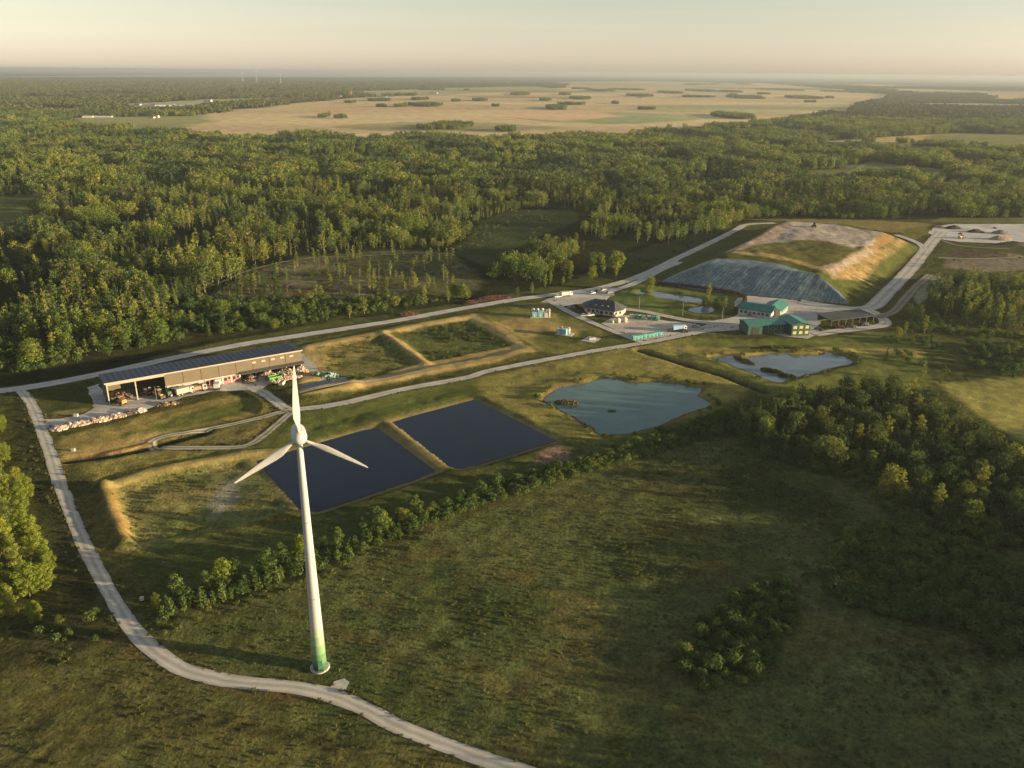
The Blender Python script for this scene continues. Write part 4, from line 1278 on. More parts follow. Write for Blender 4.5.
# margins of the irregular ponds and reed tongues
for k, dens in (('teal_pond', .9), ('reed_pond', .8), ('canal_pond', .2)):
    g = np.array(PONDG[k]); ctr = g.mean(0)
    for rep in range(3):
        Q = g + RNG.normal(size=g.shape) * .9
        d = (g - ctr) / np.linalg.norm(g - ctr, axis=1)[:, None]
        Q = Q + d * RNG.uniform(.2, 3.0, (len(g), 1))
        keep = (RNG.uniform(0, 1, len(Q)) < dens * (.35 + .65 * (Q[:, 1] > ctr[1]))) & (fbm(Q[:, 0], Q[:, 1], 9., 230, 2) > .40)
        Q = Q[keep]
        sets.append((Q, RNG.choice([0, 1, 2], len(Q)), RNG.uniform(.8, 1.7, len(Q))))
Q = np.concatenate([s[0] for s in sets])
ok = flat_mask(Q[:, 0], Q[:, 1]) > .35
K = np.concatenate([s[1] for s in sets]); S = np.concatenate([s[2] for s in sets])
Q, K, S = Q[ok], K[ok], S[ok]
for rn, stp in (('gravel_road', .55), ('pond_road', .9), ('loop_track', .9), ('compound_path', 1.2), ('back_road', 1.6)):   # ragged grassy edges
    line, w_, _k = ROADG[rn]
    Lp = np.array(line); t_ = np.gradient(Lp, axis=0); t_ /= np.linalg.norm(t_, axis=1)[:, None] + 1e-9
    n_ = int(len(Lp) * 2.0 / stp); ii = RNG.integers(0, len(Lp), n_); sd2 = RNG.choice([-1, 1], n_)
    off = w_ / 2 + RNG.uniform(-.25, 1.3, n_) * RNG.uniform(.3, 1, n_)
    q_ = Lp[ii] + np.stack([-t_[ii, 1], t_[ii, 0]], 1) * (sd2 * off)[:, None] + t_[ii] * RNG.uniform(-1, 1, n_)[:, None]
    Q = np.concatenate([Q, q_]); K = np.concatenate([K, RNG.choice([5, 6, 5, 6, 0], n_)]); S = np.concatenate([S, RNG.uniform(.3, .8, n_)])
gn_scatter('undergrowth', WEEDS, np.column_stack([Q, hgt(Q[:, 0], Q[:, 1])]), K, RNG.uniform(0, 2 * PI, len(Q)), S,
           label='tall weeds and low scrub growing over the rough ground', cat='undergrowth')
print('undergrowth', len(Q))

# ------------------------------------------------------------------ single trees and shrubs
SRC = {}


def source(kind, var, n, leaf):
    key = (kind, var)
    if key not in SRC:
        cm, tm, bm, h = plant_meshes(kind, 900 + var * 13 + len(kind) * 3, n, leaf)
        SRC[key] = (cm, tm.mesh('trunk', bm, True), h)
    return SRC[key]


DETAIL = {'golden': (2400, .46), 'broad': (2200, .52), 'dark': (1700, .55), 'birch': (1000, .50), 'pine': (800, .58), 'spruce': (1000, .58), 'young': (700, .36), 'bush': (800, .36)}
NAMES = {'golden': 'broadleaf_tree', 'broad': 'broadleaf_tree', 'dark': 'broadleaf_tree', 'birch': 'birch_tree', 'pine': 'pine_tree', 'spruce': 'spruce_tree', 'young': 'young_tree', 'bush': 'shrub'}
COUNT = {'tree': 0, 'shrub': 0}


def plant(kind, x, y, height, label, group=None, width=1.0, near=False):
    var = random.randrange(3)
    n, lf = DETAIL[kind]
    if near:
        n, lf = int(n * 2.1), lf * .7; var += 10
    cm, tm, h = source(kind, var, n, lf)
    cat = 'shrub' if kind == 'bush' else 'tree'
    COUNT[cat] += 1
    t = thing(NAMES[kind], label, cat, (x, y, h1(x, y) - .05), random.uniform(0, 2 * PI), group)
    s = height / h
    t.scale = (s * width, s * width, s)
    link_mesh('crown', cm, t)
    link_mesh('trunk' if kind != 'bush' else 'stem', tm, t)
    return t


def spread_px(px, n, mind, seed, z=0.0, tries=6000):
    g = pts(px, z); A = np.array(g); lo = A.min(0); hi = A.max(0); rng = random.Random(seed); out = []
    for _ in range(tries):
        if len(out) >= n:
            break
        x = rng.uniform(lo[0], hi[0]); y = rng.uniform(lo[1], hi[1])
        if not bool(inside(np.array([x]), np.array([y]), g)[0]):
            continue
        if all((x - a) ** 2 + (y - b) ** 2 > mind * mind for a, b in out):
            out.append((x, y))
    return out


rr = random.Random(5)
# the bright wood at the left edge
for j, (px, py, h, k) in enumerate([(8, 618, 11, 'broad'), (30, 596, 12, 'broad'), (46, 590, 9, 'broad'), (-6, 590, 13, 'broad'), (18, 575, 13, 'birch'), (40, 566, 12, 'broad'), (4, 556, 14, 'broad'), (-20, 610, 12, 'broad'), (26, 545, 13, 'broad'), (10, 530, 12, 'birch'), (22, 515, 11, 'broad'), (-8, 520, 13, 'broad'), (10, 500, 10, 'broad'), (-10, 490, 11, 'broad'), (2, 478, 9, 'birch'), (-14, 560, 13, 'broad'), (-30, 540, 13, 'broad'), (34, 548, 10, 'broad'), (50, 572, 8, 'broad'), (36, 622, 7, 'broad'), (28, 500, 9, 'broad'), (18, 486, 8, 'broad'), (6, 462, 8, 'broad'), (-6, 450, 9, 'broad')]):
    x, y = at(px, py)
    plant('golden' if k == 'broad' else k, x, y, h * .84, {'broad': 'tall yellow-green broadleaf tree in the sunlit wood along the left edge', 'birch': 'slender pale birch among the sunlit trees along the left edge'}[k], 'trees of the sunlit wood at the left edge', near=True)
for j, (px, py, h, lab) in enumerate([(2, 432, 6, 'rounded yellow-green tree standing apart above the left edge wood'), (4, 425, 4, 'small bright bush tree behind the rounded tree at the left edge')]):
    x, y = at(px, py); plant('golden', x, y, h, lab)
for px, py, h, lab in [(60, 622, 2.2, 'shrub with sunlit top beside the left edge wood'), (71, 634, 2.3, 'small round yellow shrub at the tip of the left edge wood'), (105, 634, 2.0, 'low green shrub right beside the curve of the gravel road'), (96, 642, 1.8, 'dark low shrub in the ditch before the gravel road curve')]:
    x, y = at(px, py); plant('bush', x, y, h, lab, width=.9)
# the row between meadow and black basins
ROW = [(150, 612), (172, 604), (190, 598), (215, 590), (240, 582), (262, 575), (285, 568), (305, 560), (325, 553), (345, 546), (365, 540), (385, 532), (405, 524), (425, 515)]
RL = smooth_line(pts(ROW), 2.9)
for j, (x, y) in enumerate(RL):
    f = j / len(RL)
    h = rr.uniform(3.8, 7.4) * (1.0 if .05 < f < .9 else .7)
    if .30 < f < .42 or .62 < f < .85: h *= 1.15
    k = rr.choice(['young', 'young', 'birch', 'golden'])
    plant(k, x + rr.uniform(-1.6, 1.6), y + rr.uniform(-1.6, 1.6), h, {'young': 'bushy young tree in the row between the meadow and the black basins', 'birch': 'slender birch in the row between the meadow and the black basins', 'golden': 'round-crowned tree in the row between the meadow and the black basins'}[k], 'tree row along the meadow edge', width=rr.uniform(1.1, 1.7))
# dark hedgerow that carries the row on to the copse
HL = smooth_line(pts([(432, 512), (460, 502), (490, 490), (520, 480), (550, 471), (580, 464), (610, 455), (640, 445), (670, 435), (700, 427), (730, 418), (752, 412)]), 2.6)
for j, (x, y) in enumerate(HL):
    for q in range(2 if j % 2 else 1):
        plant('bush', x + rr.uniform(-2.2, 2.2), y + rr.uniform(-2.2, 2.2), rr.uniform(1.1, 3.8), 'dark shrub in the hedgerow between the teal pond and the meadow', 'hedgerow shrubs below the teal pond', width=rr.uniform(.8, 1.5))
# the copse on the right
for x, y in spread_px([(735, 432), (765, 416), (800, 402), (840, 397), (880, 396), (915, 404), (950, 425), (985, 450), (1020, 478), (1080, 520), (1060, 545), (1010, 545), (960, 535), (905, 518), (870, 500), (905, 492), (880, 478), (830, 474), (790, 464), (760, 455)], 122, 4.6, 21):
    k = rr.choice(['dark', 'dark', 'dark', 'dark', 'broad', 'spruce', 'birch'])
    plant(k, x, y, rr.uniform(7, 11.0) * (1.15 if k in ('birch', 'spruce') else 1), {'dark': 'dark round-crowned tree in the dense copse on the right', 'broad': 'fuller lighter green tree in the dense copse on the right', 'birch': 'slim birch rising out of the dense copse on the right', 'spruce': 'narrow conical spruce in the dense copse on the right'}[k], 'trees of the dense copse on the right', width=.98)
for px, py, h, lab in [(858, 487, 3.2, 'round dark green shrub alone before the copse'), (866, 490, 2.6, 'smaller shrub touching the lone round shrub before the copse'), (895, 480, 4.2, 'dense bush at the foot of the copse')]:
    x, y = at(px, py); plant('bush', x, y, h, lab, width=.9)
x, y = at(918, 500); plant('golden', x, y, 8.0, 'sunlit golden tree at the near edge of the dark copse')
# thickets in the shaded meadow
for x, y in spread_px([(690, 628), (715, 610), (745, 592), (772, 580), (792, 592), (798, 618), (780, 640), (770, 662), (745, 690), (700, 690), (680, 665)], 52, 2.7, 23):
    plant('bush', x, y, rr.uniform(2.2, 4.0), 'bushy green shrub in the small thicket on the meadow', 'shrubs of the small meadow thicket', width=1.15)
for x, y in spread_px([(825, 560), (850, 535), (880, 522), (920, 530), (960, 548), (1010, 570), (1080, 600), (1080, 650), (1000, 655), (960, 625), (910, 620), (860, 610), (828, 590)], 118, 3.0, 25):
    plant('bush', x, y, rr.uniform(2.6, 4.8), 'leafy green shrub in the large thicket below the copse', 'shrubs of the large thicket below the copse', width=1.1)
for x, y in spread_px([(870, 640), (930, 632), (1000, 665), (1010, 705), (950, 700), (890, 665)], 9, 5.0, 27):
    plant('bush', x, y, rr.uniform(1.4, 2.6), 'small scattered shrub in the rough grass below the large thicket', 'scattered shrubs below the large thicket', width=.8)
# along the back road, before the clearing: from left to right
for x, y in spread_px([(0, 378), (60, 368), (140, 354), (200, 342), (240, 334), (240, 318), (200, 318), (100, 340), (20, 352), (-30, 362)], 30, 5.5, 31):
    k = rr.choice(['birch', 'young', 'young', 'spruce', 'broad'])
    plant(k, x, y, rr.uniform(7, 12.5) * (.75 if k in ('young',) else 1), {'birch': 'sunlit birch in the young wood behind the long shed', 'young': 'bushy young tree in the wood behind the long shed', 'spruce': 'small dark conifer in the young wood behind the long shed', 'broad': 'low round tree in the young wood behind the long shed'}[k], 'young wood behind the long shed', width=1.2)
for x, y in spread_px([(240, 334), (320, 322), (400, 310), (470, 300), (465, 294), (420, 292), (370, 304), (300, 300), (250, 312)], 32, 5.0, 33):
    k = rr.choice(['birch', 'young', 'young', 'broad'])
    plant(k, x, y, rr.uniform(4.5, 8.8) * (.85 if k == 'young' else 1), {'birch': 'slender birch between the clearing and the back road', 'young': 'bright young tree between the clearing and the back road', 'broad': 'round bushy tree between the clearing and the back road'}[k], 'trees between the clearing and the back road', width=1.3)
# tall trees left standing in the clearing
for px, py, h, k, lab in [(230, 298, 11, 'pine', 'leftmost of the reddish pines left in the clearing'), (240, 300, 9.5, 'spruce', 'stubby conifer beside the leftmost reddish pine in the clearing'), (250, 299, 11, 'pine', 'nearer of two close pines left in the clearing'), (255, 299, 11, 'pine', 'right one of two close pines left in the clearing'), (276, 293, 17, 'spruce', 'tallest conifer standing alone in the clearing'), (316, 298, 9, 'birch', 'thin birch in the middle of the clearing'), (331, 291, 10, 'birch', 'spreading birch at the clearing centre'), (374, 292, 10, 'birch', 'slim birch right of the clearing centre'), (386, 284, 8, 'pine', 'small pine beside the slim birch in the clearing'), (415, 296, 13, 'birch', 'tall bright birch at the right end of the clearing'), (264, 285, 6, 'young', 'short tree in front of the forest edge at the clearing'), (424, 303, 10, 'birch', 'bushy bright birch close to the back road bend'), (452, 268, 13, 'pine', 'lone pine with bare stem where the clearing meets the dark glade'), (392, 318, 6, 'spruce', 'small pointed conifer at the verge of the back road')]:
    x, y = at(px, py); plant(k, x, y, h, lab)
for x, y in spread_px([(490, 300), (530, 292), (560, 275), (600, 264), (625, 268), (615, 282), (560, 288), (500, 304)], 16, 6.0, 35):
    k = rr.choice(['birch', 'young', 'broad'])
    plant(k, x, y, rr.uniform(6, 10), {'birch': 'tall birch in the group before the office building', 'young': 'small tree in the group before the office building', 'broad': 'rounded tree in the group before the office building'}[k], 'trees across the back road from the offices')
for px, py, h, k, lab in [(616, 272, 14, 'broad', 'orange-lit full tree alone near the back road'), (668, 246, 14, 'pine', 'lone pine with bare trunk before the forest corner'), (650, 291, 8, 'broad', 'rounded tree at the head of the canal pond'), (708, 301, 9, 'birch', 'pale sunlit birch at the end of the canal pond'), (716, 311, 7, 'dark', 'dark dense tree beside the round pond'), (724, 312, 8, 'birch', 'pale bushy tree beside the green-roofed office'), (704, 306, 4.5, 'dark', 'low dark tree on the canal bank'), (886, 361, 6.5, 'spruce', 'small dark spruce alone on the grass right of the reed pond'), (924, 333, 9, 'birch', 'tallest golden birch on the rough grass at right'), (905, 333, 6, 'birch', 'golden birch left of the tallest golden birch'), (898, 337, 5, 'broad', 'low golden tree left of the golden birches'), (912, 345, 3.6, 'young', 'short golden tree before the golden birches'), (931, 342, 4.5, 'young', 'short tree under the tallest golden birch'), (907, 318, 8, 'dark', 'dark tree by the old track at the landfill drive'), (917, 322, 9, 'dark', 'tall dark tree behind the golden birches'), (922, 380, 7, 'birch', 'golden spiky tree at the top of the copse'), (940, 384, 4, 'young', 'small tree standing right of the golden spiky tree')]:
    x, y = at(px, py); plant(k, x, y, h, lab)
for x, y in spread_px([(960, 352), (985, 334), (1020, 336), (1030, 372), (1000, 376), (975, 372)], 22, 4.5, 37):
    plant('bush', x, y, rr.uniform(2.6, 5.0), 'golden-topped shrub in the thicket at the far right', 'sunlit shrubs at the far right', width=1.2)
# reed island and the reed tongues in the ponds
REED = simple_mat('reed', (.16, .115, .05), .95, .3, .8)
for (px, py, L, w, h, ang, lab) in [(566, 404, 9.0, 3.2, 2.0, -.1, 'tan reed island in the left end of the teal pond'), (612, 411.5, 3.2, 1.2, .5, 0, 'tiny dark weed patch floating in the teal pond'), (744, 361, 12, 2.6, 1.6, -1.0, 'reed tongue cutting across the left end of the pale pond'), (772, 372, 10, 3.2, 1.8, -.6, 'nearer reed bank along the front of the pale pond'), (787, 377, 7, 3.0, 1.8, -.3, 'dark reed tuft at the front tip of the pale pond'), (777, 349.5, 24, 3.5, 2.2, .05, 'long dark reed bank behind the pale pond')]:
    x, y = at(px, py); rng = np.random.default_rng(int(px))
    n = int(L * w * 26)
    r = np.sqrt(rng.uniform(0, 1, n)); a = rng.uniform(0, 2 * PI, n)
    c = np.stack([r * np.cos(a) * L / 2, r * np.sin(a) * w / 2, h * (1 - r ** 2 * .6) * rng.uniform(.15, .9, n)], 1)
    nr = rng.normal(size=(n, 3)); nr[:, 2] *= .35
    Vq = leaf_quads(c, nr, .55, rng)
    me = mesh_np('reed_bed', Vq, np.arange(len(Vq)).reshape(-1, 4), [REED if 'tan' in lab or 'tongue' in lab else LEAF_FIELD])
    o = link_mesh('reed_bed', me); o.location = (x, y, WATER_TOP - .02); o.rotation_euler = (0, 0, ang)
    tag(o, lab, 'reeds')
print('plants', COUNT)

# ------------------------------------------------------------------ things people built
def proj(p):
    d = CAM_ROT.transposed() @ (Vector(p) - Vector((0, 0, CAM_H)))
    return 512 + F_PX * d.x / -d.z, 384 - F_PX * d.y / -d.z


def height_at(px, py, top_py):
    x, y = at(px, py); lo, hi = 0.0, 110.0
    for _ in range(50):
        mid = (lo + hi) / 2
        if proj((x, y, mid))[1] > top_py: lo = mid
        else: hi = mid
    return lo


WHITE = simple_mat('white_paint', (.40, .395, .39), .45, .07, .3)
OFFWHITE = simple_mat('off_white', (.46, .44, .40), .7, .12, .5)
CONCRETE = simple_mat('concrete', (.40, .38, .34), .9, .2, .8)
STEEL = simple_mat('steel', (.30, .30, .30), .45, .15, 1.0, .6)
DARK = simple_mat('dark_metal', (.035, .036, .038), .6, .2, 1.0)
GLASS = simple_mat('window_glass', (.03, .04, .05), .08, .1, 1.0, 0, 0, .6)
RUBBER = simple_mat('rubber', (.02, .02, .02), .9, .2, 2.0)
GREEN_ROOF = simple_mat('green_sheet_roof', (.040, .165, .140), .45, .14, .4)
GREEN_DARK = simple_mat('green_cladding', (.030, .085, .062), .7, .15, .5)
CYAN = simple_mat('turquoise_paint', (.16, .42, .42), .55, .15, .9)
TEAL_BIN = simple_mat('green_bin_paint', (.08, .30, .22), .6, .25, .9)
SHINGLE = simple_mat('grey_shingle', (.055, .060, .070), .75, .22, 1.2)
BRICKW = simple_mat('pale_render', (.46, .38, .31), .85, .14, .8)
YELLOW = simple_mat('yellow_paint', (.55, .33, .05), .5, .15, .8)
RUST = simple_mat('brown_soil', (.10, .07, .05), .95, .3, .5, 0, .4)

# --- the wind turbine
bx, by = at(320, 667)
TH = height_at(320, 667, 441) + .6
print('tower height', TH, 'base', bx, by)
face = math.atan2(-by, -bx)            # towards the drone
tz = h1(bx, by)
WT = thing('wind_turbine', 'white three-bladed wind turbine with a green-banded tower foot beside the gravel road', 'wind turbine', (bx, by, tz), face + PI / 2 + R(2))


def tower_mat():
    m, nt, out = new_mat('banded_tower'); L = nt.links.new
    tc = N(nt, 'ShaderNodeTexCoord'); s = N(nt, 'ShaderNodeSeparateXYZ'); L(tc.outputs['Object'], s.inputs[0])
    cr = N(nt, 'ShaderNodeValToRGB'); e = cr.color_ramp; e.interpolation = 'CONSTANT'
    stops = [(0, (.06, .15, .09)), (.16, (.10, .21, .10)), (.36, (.17, .28, .15)), (.55, (.25, .34, .22)), (.74, (.34, .385, .30)), (.92, (.40, .395, .39))]
    while len(e.elements) < len(stops): e.elements.new(.5)
    for el, (p, c) in zip(e.elements, stops): el.position = p; el.color = (*c, 1)
    mr = N(nt, 'ShaderNodeMapRange'); mr.inputs[2].default_value = 11.5; L(s.outputs[2], mr.inputs[0]); L(mr.outputs[0], cr.inputs[0])
    mp = N(nt, 'ShaderNodeMapping'); mp.inputs['Scale'].default_value = (2, 2, .08); L(tc.outputs['Object'], mp.inputs[0])
    a, _ = noise_mul(nt, mp.outputs[0], .8, .90, 1.06, 3)
    sc = N(nt, 'ShaderNodeVectorMath', operation='SCALE'); L(cr.outputs[0], sc.inputs[0]); L(a, sc.inputs['Scale'])
    b = N(nt, 'ShaderNodeBsdfPrincipled'); b.inputs['Roughness'].default_value = .5; L(sc.outputs[0], b.inputs['Base Color'])
    L(b.outputs[0], out.inputs['Surface'])
    return m


mb = MB(); prof = []
for i in range(26):
    t = i / 25; prof.append((1.50 * (1 - t) ** 1.15 * .58 + .55 + .03 * (1 - t), t * TH + .35))
mb.lathe(prof, 40); mb.build('tower', tower_mat(), WT, True)
mb = MB(); mb.lathe([(1.98, -.6), (1.98, .28), (1.86, .36), (1.0, .36)], 36); mb.build('foundation_ring', CONCRETE, WT)
mb = MB(); mb.box((0, -1.43, 1.75), (.85, .16, 2.0)); mb.box((0, -1.75, .55), (1.2, .6, .4)); mb.build('door', simple_mat('door_green', (.05, .13, .08), .6), WT)
for tzz in (.33, .66):
    r = 1.50 * (1 - tzz) ** 1.15 * .58 + .55 + .03 * (1 - tzz)
    mb = MB(); mb.lathe([(r, -.05), (r + .03, -.05), (r + .03, .05), (r, .05)], 36, 0, (0, 0, tzz * TH + .35)); mb.build('flange', STEEL, WT)
HUBZ = TH + 1.05
# egg-shaped nacelle, axis along local y
mb = MB(); n = 28; rows = 16
pr = []
for i in range(rows + 1):
    t = i / rows; yy = -1.15 + 4.9 * t
    pr.append((yy, 1.38 * (max(0, 1 - ((t - .28) / .74) ** 2) ** .5 if t > .28 else 1 - .10 * ((.28 - t) / .28) ** 2) + .02))
vs = [(r * math.cos(2 * PI * k / n), yy, HUBZ + r * math.sin(2 * PI * k / n)) for yy, r in pr for k in range(n)]
fs = [(i * n + k, (i + 1) * n + k, (i + 1) * n + (k + 1) % n, i * n + (k + 1) % n) for i in range(rows) for k in range(n)]
mb.add(vs, fs + [tuple(range(n)), tuple(range(rows * n, rows * n + n))[::-1]])
mb.build('nacelle', WHITE, WT, True)
HUBY = -2.15
mb = MB(); pr = []
for i in range(13):
    a = i / 12 * PI / 2; pr.append((HUBY + .95 - 2.15 * math.sin(a), 1.46 * math.cos(a) ** .8 + .001))
vs = [(r * math.cos(2 * PI * k / n), yy, HUBZ + r * math.sin(2 * PI * k / n)) for yy, r in pr for k in range(n)]
fs = [(i * n + k, i * n + (k + 1) % n, (i + 1) * n + (k + 1) % n, (i + 1) * n + k) for i in range(12) for k in range(n)]
mb.add(vs, fs + [tuple(range(n))[::-1]])
hub = mb.build('hub', WHITE, WT, True)
RB = 14.1


def blade_mesh():
    secs = [(1.0, .62, .58, 0), (1.9, .62, .52, 0), (3.0, 1.05, .42, 26), (4.2, 1.45, .34, 20), (5.5, 1.42, .28, 14), (7.5, 1.18, .22, 9), (9.5, .92, .16, 5), (11.5, .66, .11, 3), (13.0, .44, .07, 1), (13.8, .26, .045, 0), (RB, .06, .02, 0)]
    n = 16; vs = []
    for z, c, th, tw in secs:
        a = R(tw + 8); ca, sa = math.cos(a), math.sin(a)
        for k in range(n):
            q = 2 * PI * k / n; xx = c / 2 * math.cos(q) - (c - .62) * .22; yy = th / 2 * math.sin(q) * (1.0 if c < .7 and z < 2.5 else (.62 + .38 * math.cos(q)))
            vs.append((xx * ca - yy * sa, xx * sa + yy * ca - .06 * (z / RB) ** 2 * 6, z))
    fs = [(i * n + k, i * n + (k + 1) % n, (i + 1) * n + (k + 1) % n, (i + 1) * n + k) for i in range(len(secs) - 1) for k in range(n)]
    fs += [tuple(range(n))[::-1], tuple(range((len(secs) - 1) * n, len(secs) * n))]
    mb = MB(); mb.add(vs, fs)
    return mb.mesh('blade', WHITE, True)


bm_ = blade_mesh()
for k, ang in enumerate((0.5, 121.5, 239.0)):
    o = link_mesh('blade', bm_, WT); o.location = (0, HUBY, HUBZ); o.rotation_euler = (0, R(ang), 0)


def frame_from(a, b):
    """origin, length and heading of a front line given by two ground points (left, right as seen from the drone)"""
    a = Vector(a); b = Vector(b); d = b - a
    return a, d.length, math.atan2(d.y, d.x)


# --- the long waste shed
A, LS, HS = frame_from(at(109, 405), at(302.5, 369.5))
DS = 13.5; HF = 8.2; HB = 7.3
print('shed length', LS)
SH = thing('waste_shed', 'long flat-roofed sorting shed with olive front and two open bays', 'shed', (A.x, A.y, .06), HS)
ROOFM = simple_mat('blue_grey_sheet', (.036, .050, .088), .62, .12, .25, .2)
PANEL = simple_mat('olive_cladding', (.135, .108, .072), .75, .08, .4)
PALE = simple_mat('pale_trim', (.36, .31, .25), .7, .1, .6)
mb = MB(); mb.box((LS / 2, DS / 2, .04), (LS - .6, DS - .6, .08)); mb.build('floor_slab', CONCRETE, SH)
mb = MB(); o_ = .5
mb.add([(-o_, -o_, HF), (LS + o_, -o_, HF), (LS + o_, DS + o_, HB), (-o_, DS + o_, HB), (-o_, -o_, HF + .3), (LS + o_, -o_, HF + .3), (LS + o_, DS + o_, HB + .3), (-o_, DS + o_, HB + .3)],
       [(3, 2, 1, 0), (4, 5, 6, 7), (0, 1, 5, 4), (1, 2, 6, 5), (2, 3, 7, 6), (3, 0, 4, 7)])
rf = mb.build('roof', ROOFM, SH)
mb = MB(); ns = 36
for i in range(1, ns):
    x = LS * i / ns
    mb.add([(x - .05, -o_, HF + .305), (x + .05, -o_, HF + .305), (x + .05, DS + o_, HB + .305), (x - .05, DS + o_, HB + .305), (x - .05, -o_, HF + .38), (x + .05, -o_, HF + .38), (x + .05, DS + o_, HB + .38), (x - .05, DS + o_, HB + .38)],
           [(4, 5, 6, 7), (0, 1, 5, 4), (1, 2, 6, 5), (2, 3, 7, 6), (3, 0, 4, 7)])
mb.build('roof_seams', ROOFM, rf)
mb = MB(); mb.box((LS / 2, -o_ - .09, HF + .12), (LS + 2 * o_, .14, .5)); mb.build('fascia', PALE, rf)
mb = MB(); mb.box((LS / 2, DS - .1, HB / 2), (LS, .2, HB - .02)); mb.build('back_wall', PANEL, SH)
DARKCLAD = simple_mat('dark_cladding', (.075, .070, .068), .75, .12, .5)
for x in (.1, LS - .1):
    mb = MB(); mb.add([(x - .1, .15, 0), (x + .1, .15, 0), (x + .1, DS - .22, 0), (x - .1, DS - .22, 0), (x - .1, .15, HF - .03), (x + .1, .15, HF - .03), (x + .1, DS - .22, HB - .02), (x - .1, DS - .22, HB - .02)],
                      [(3, 2, 1, 0), (4, 5, 6, 7), (0, 1, 5, 4), (1, 2, 6, 5), (2, 3, 7, 6), (3, 0, 4, 7)])
    mb.build('end_wall', DARKCLAD, SH)
F0 = .275
mb = MB(); x0 = LS * F0; mb.box(((x0 + LS) / 2, .0, (3.3 + HF - .2) / 2), (LS - x0, .24, HF - .2 - 3.3))
fp = mb.build('upper_wall', PANEL, SH)
mb = MB()
for i in range(1, 8):
    mb.box((x0 + (LS - x0) * i / 8, -.15, 5.6), (.12, .06, 4.6))
mb.build('panel_seams', DARK, fp)
for i in range(5):
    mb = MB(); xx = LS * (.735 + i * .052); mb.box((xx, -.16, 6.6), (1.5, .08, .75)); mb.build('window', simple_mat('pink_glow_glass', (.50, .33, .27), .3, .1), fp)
mb = MB(); mb.box((LS * F0 + .1, .3, HF / 2), (.25, .5, HF - .3)); mb.box((LS * F0 + .1, DS / 2, HF / 2 - .5), (.22, DS - 1.2, HF - 1.5)); mb.build('bay_wall', DARKCLAD, SH)
for fx in (.004, .135, .275, .36, .47, .655, .74, .82, .91, .996):
    mb = MB(); hh = HF - .25 if fx < .27 else 3.28
    mb.box((LS * fx, -.25 if fx < .27 else .05, hh / 2), (.42, .34, hh)); mb.build('post', PALE, SH)
mb = MB(); mb.box((LS * F0 / 2, -.22, HF - .55), (LS * F0, .26, .6)); mb.build('lintel', PALE, SH)
# low wall and doors in the middle
mb = MB(); mb.box((LS * .375, .1, 1.6), (LS * .19, .2, 3.2)); mb.build('lower_wall', simple_mat('grey_wall', (.34, .31, .27), .85, .2), SH)
PINK = simple_mat('faded_red_paint', (.36, .17, .14), .7, .15, 1.0)
for i in range(4):
    xx = LS * (.492 + i * .046)
    mb = MB(); mb.box((xx, -.02, 1.6), (LS * .044, .22, 3.15)); d = mb.build('door', PINK, SH)
    mb = MB(); mb.box((xx - .55, -.16, 1.75), (1.0, .07, 1.3)); mb.box((xx + .9, -.16, 2.0), (.7, .07, .9)); mb.build('pane', GLASS, d)
    mb = MB()
    for q in (-.5, .5): mb.box((xx + q * LS * .043, -.17, 1.6), (.22, .1, 3.1))
    mb.box((xx, -.17, 3.0), (LS * .04, .09, .3)); mb.build('frame', OFFWHITE, d)
# canopy over the right-hand side
mb = MB(); mb.add([(LS * .655, -.13, 3.6), (LS + .4, -.13, 3.6), (LS + .4, -2.4, 3.1), (LS * .655, -2.4, 3.1), (LS * .655, -.13, 3.75), (LS + .4, -.13, 3.75), (LS + .4, -2.4, 3.25), (LS * .655, -2.4, 3.25)],
                  [(0, 1, 2, 3), (7, 6, 5, 4), (0, 4, 5, 1), (1, 5, 6, 2), (2, 6, 7, 3), (3, 7, 4, 0)])
mb.build('canopy', DARKCLAD, SH)
LOCAL = Matrix.Translation((A.x, A.y, .06)) @ Matrix.Rotation(HS, 4, 'Z')


def shed_pt(x, y):
    q = LOCAL @ Vector((x, y, 0)); return q.x, q.y


# --- heaps
def heap_mesh(name, L, W, H, seed, mats, lump=.5, nx=26, ny=16):
    rng = np.random.default_rng(seed)
    X, Y = np.meshgrid(np.linspace(-1, 1, nx), np.linspace(-1, 1, ny))
    r = np.sqrt(X ** 2 + Y ** 2)
    x = X * L / 2; y = Y * W / 2
    z = H * np.clip(1 - r ** 1.6, 0, 1) * (.65 + .7 * fbm(x + seed * 13, y, L / 3.5, seed, 3)) + (vnoise(x + seed, y, .9, seed) - .5) * lump * (r < .95) - .08 * (r >= .9)
    V = np.stack([x.ravel(), y.ravel(), z.ravel()], 1)
    i = np.arange(nx * ny).reshape(ny, nx)
    Fq = np.stack([i[:-1, :-1], i[:-1, 1:], i[1:, 1:], i[1:, :-1]], -1).reshape(-1, 4)
    return mesh_np(name, V, Fq, mats)


def debris_mesh(name, L, W, H, n, seed, mats, s=(.3, 1.0)):
    rng = random.Random(seed); mb = MB()
    for _ in range(n):
        a = rng.uniform(0, 2 * PI); q = math.sqrt(rng.random()); x = q * math.cos(a) * L / 2; y = q * math.sin(a) * W / 2
        z = H * (1 - q ** 1.5) * rng.uniform(.2, 1); d = [rng.uniform(*s) for _ in range(3)]
        m = Matrix.Translation((x, y, z)) @ Matrix.Rotation(rng.uniform(0, PI), 4, 'Z') @ Matrix.Rotation(rng.uniform(-.6, .6), 4, 'X')
        vs = [tuple(m @ Vector((sx * d[0] / 2, sy * d[1] / 2, sz * d[2] / 2))) for sz in (-1, 1) for sx, sy in ((-1, -1), (1, -1), (1, 1), (-1, 1))]
        mb.add(vs, [(3, 2, 1, 0), (4, 5, 6, 7), (0, 1, 5, 4), (1, 2, 6, 5), (2, 3, 7, 6), (3, 0, 4, 7)], rng.randrange(len(mats)))
    return mb.mesh(name, mats)


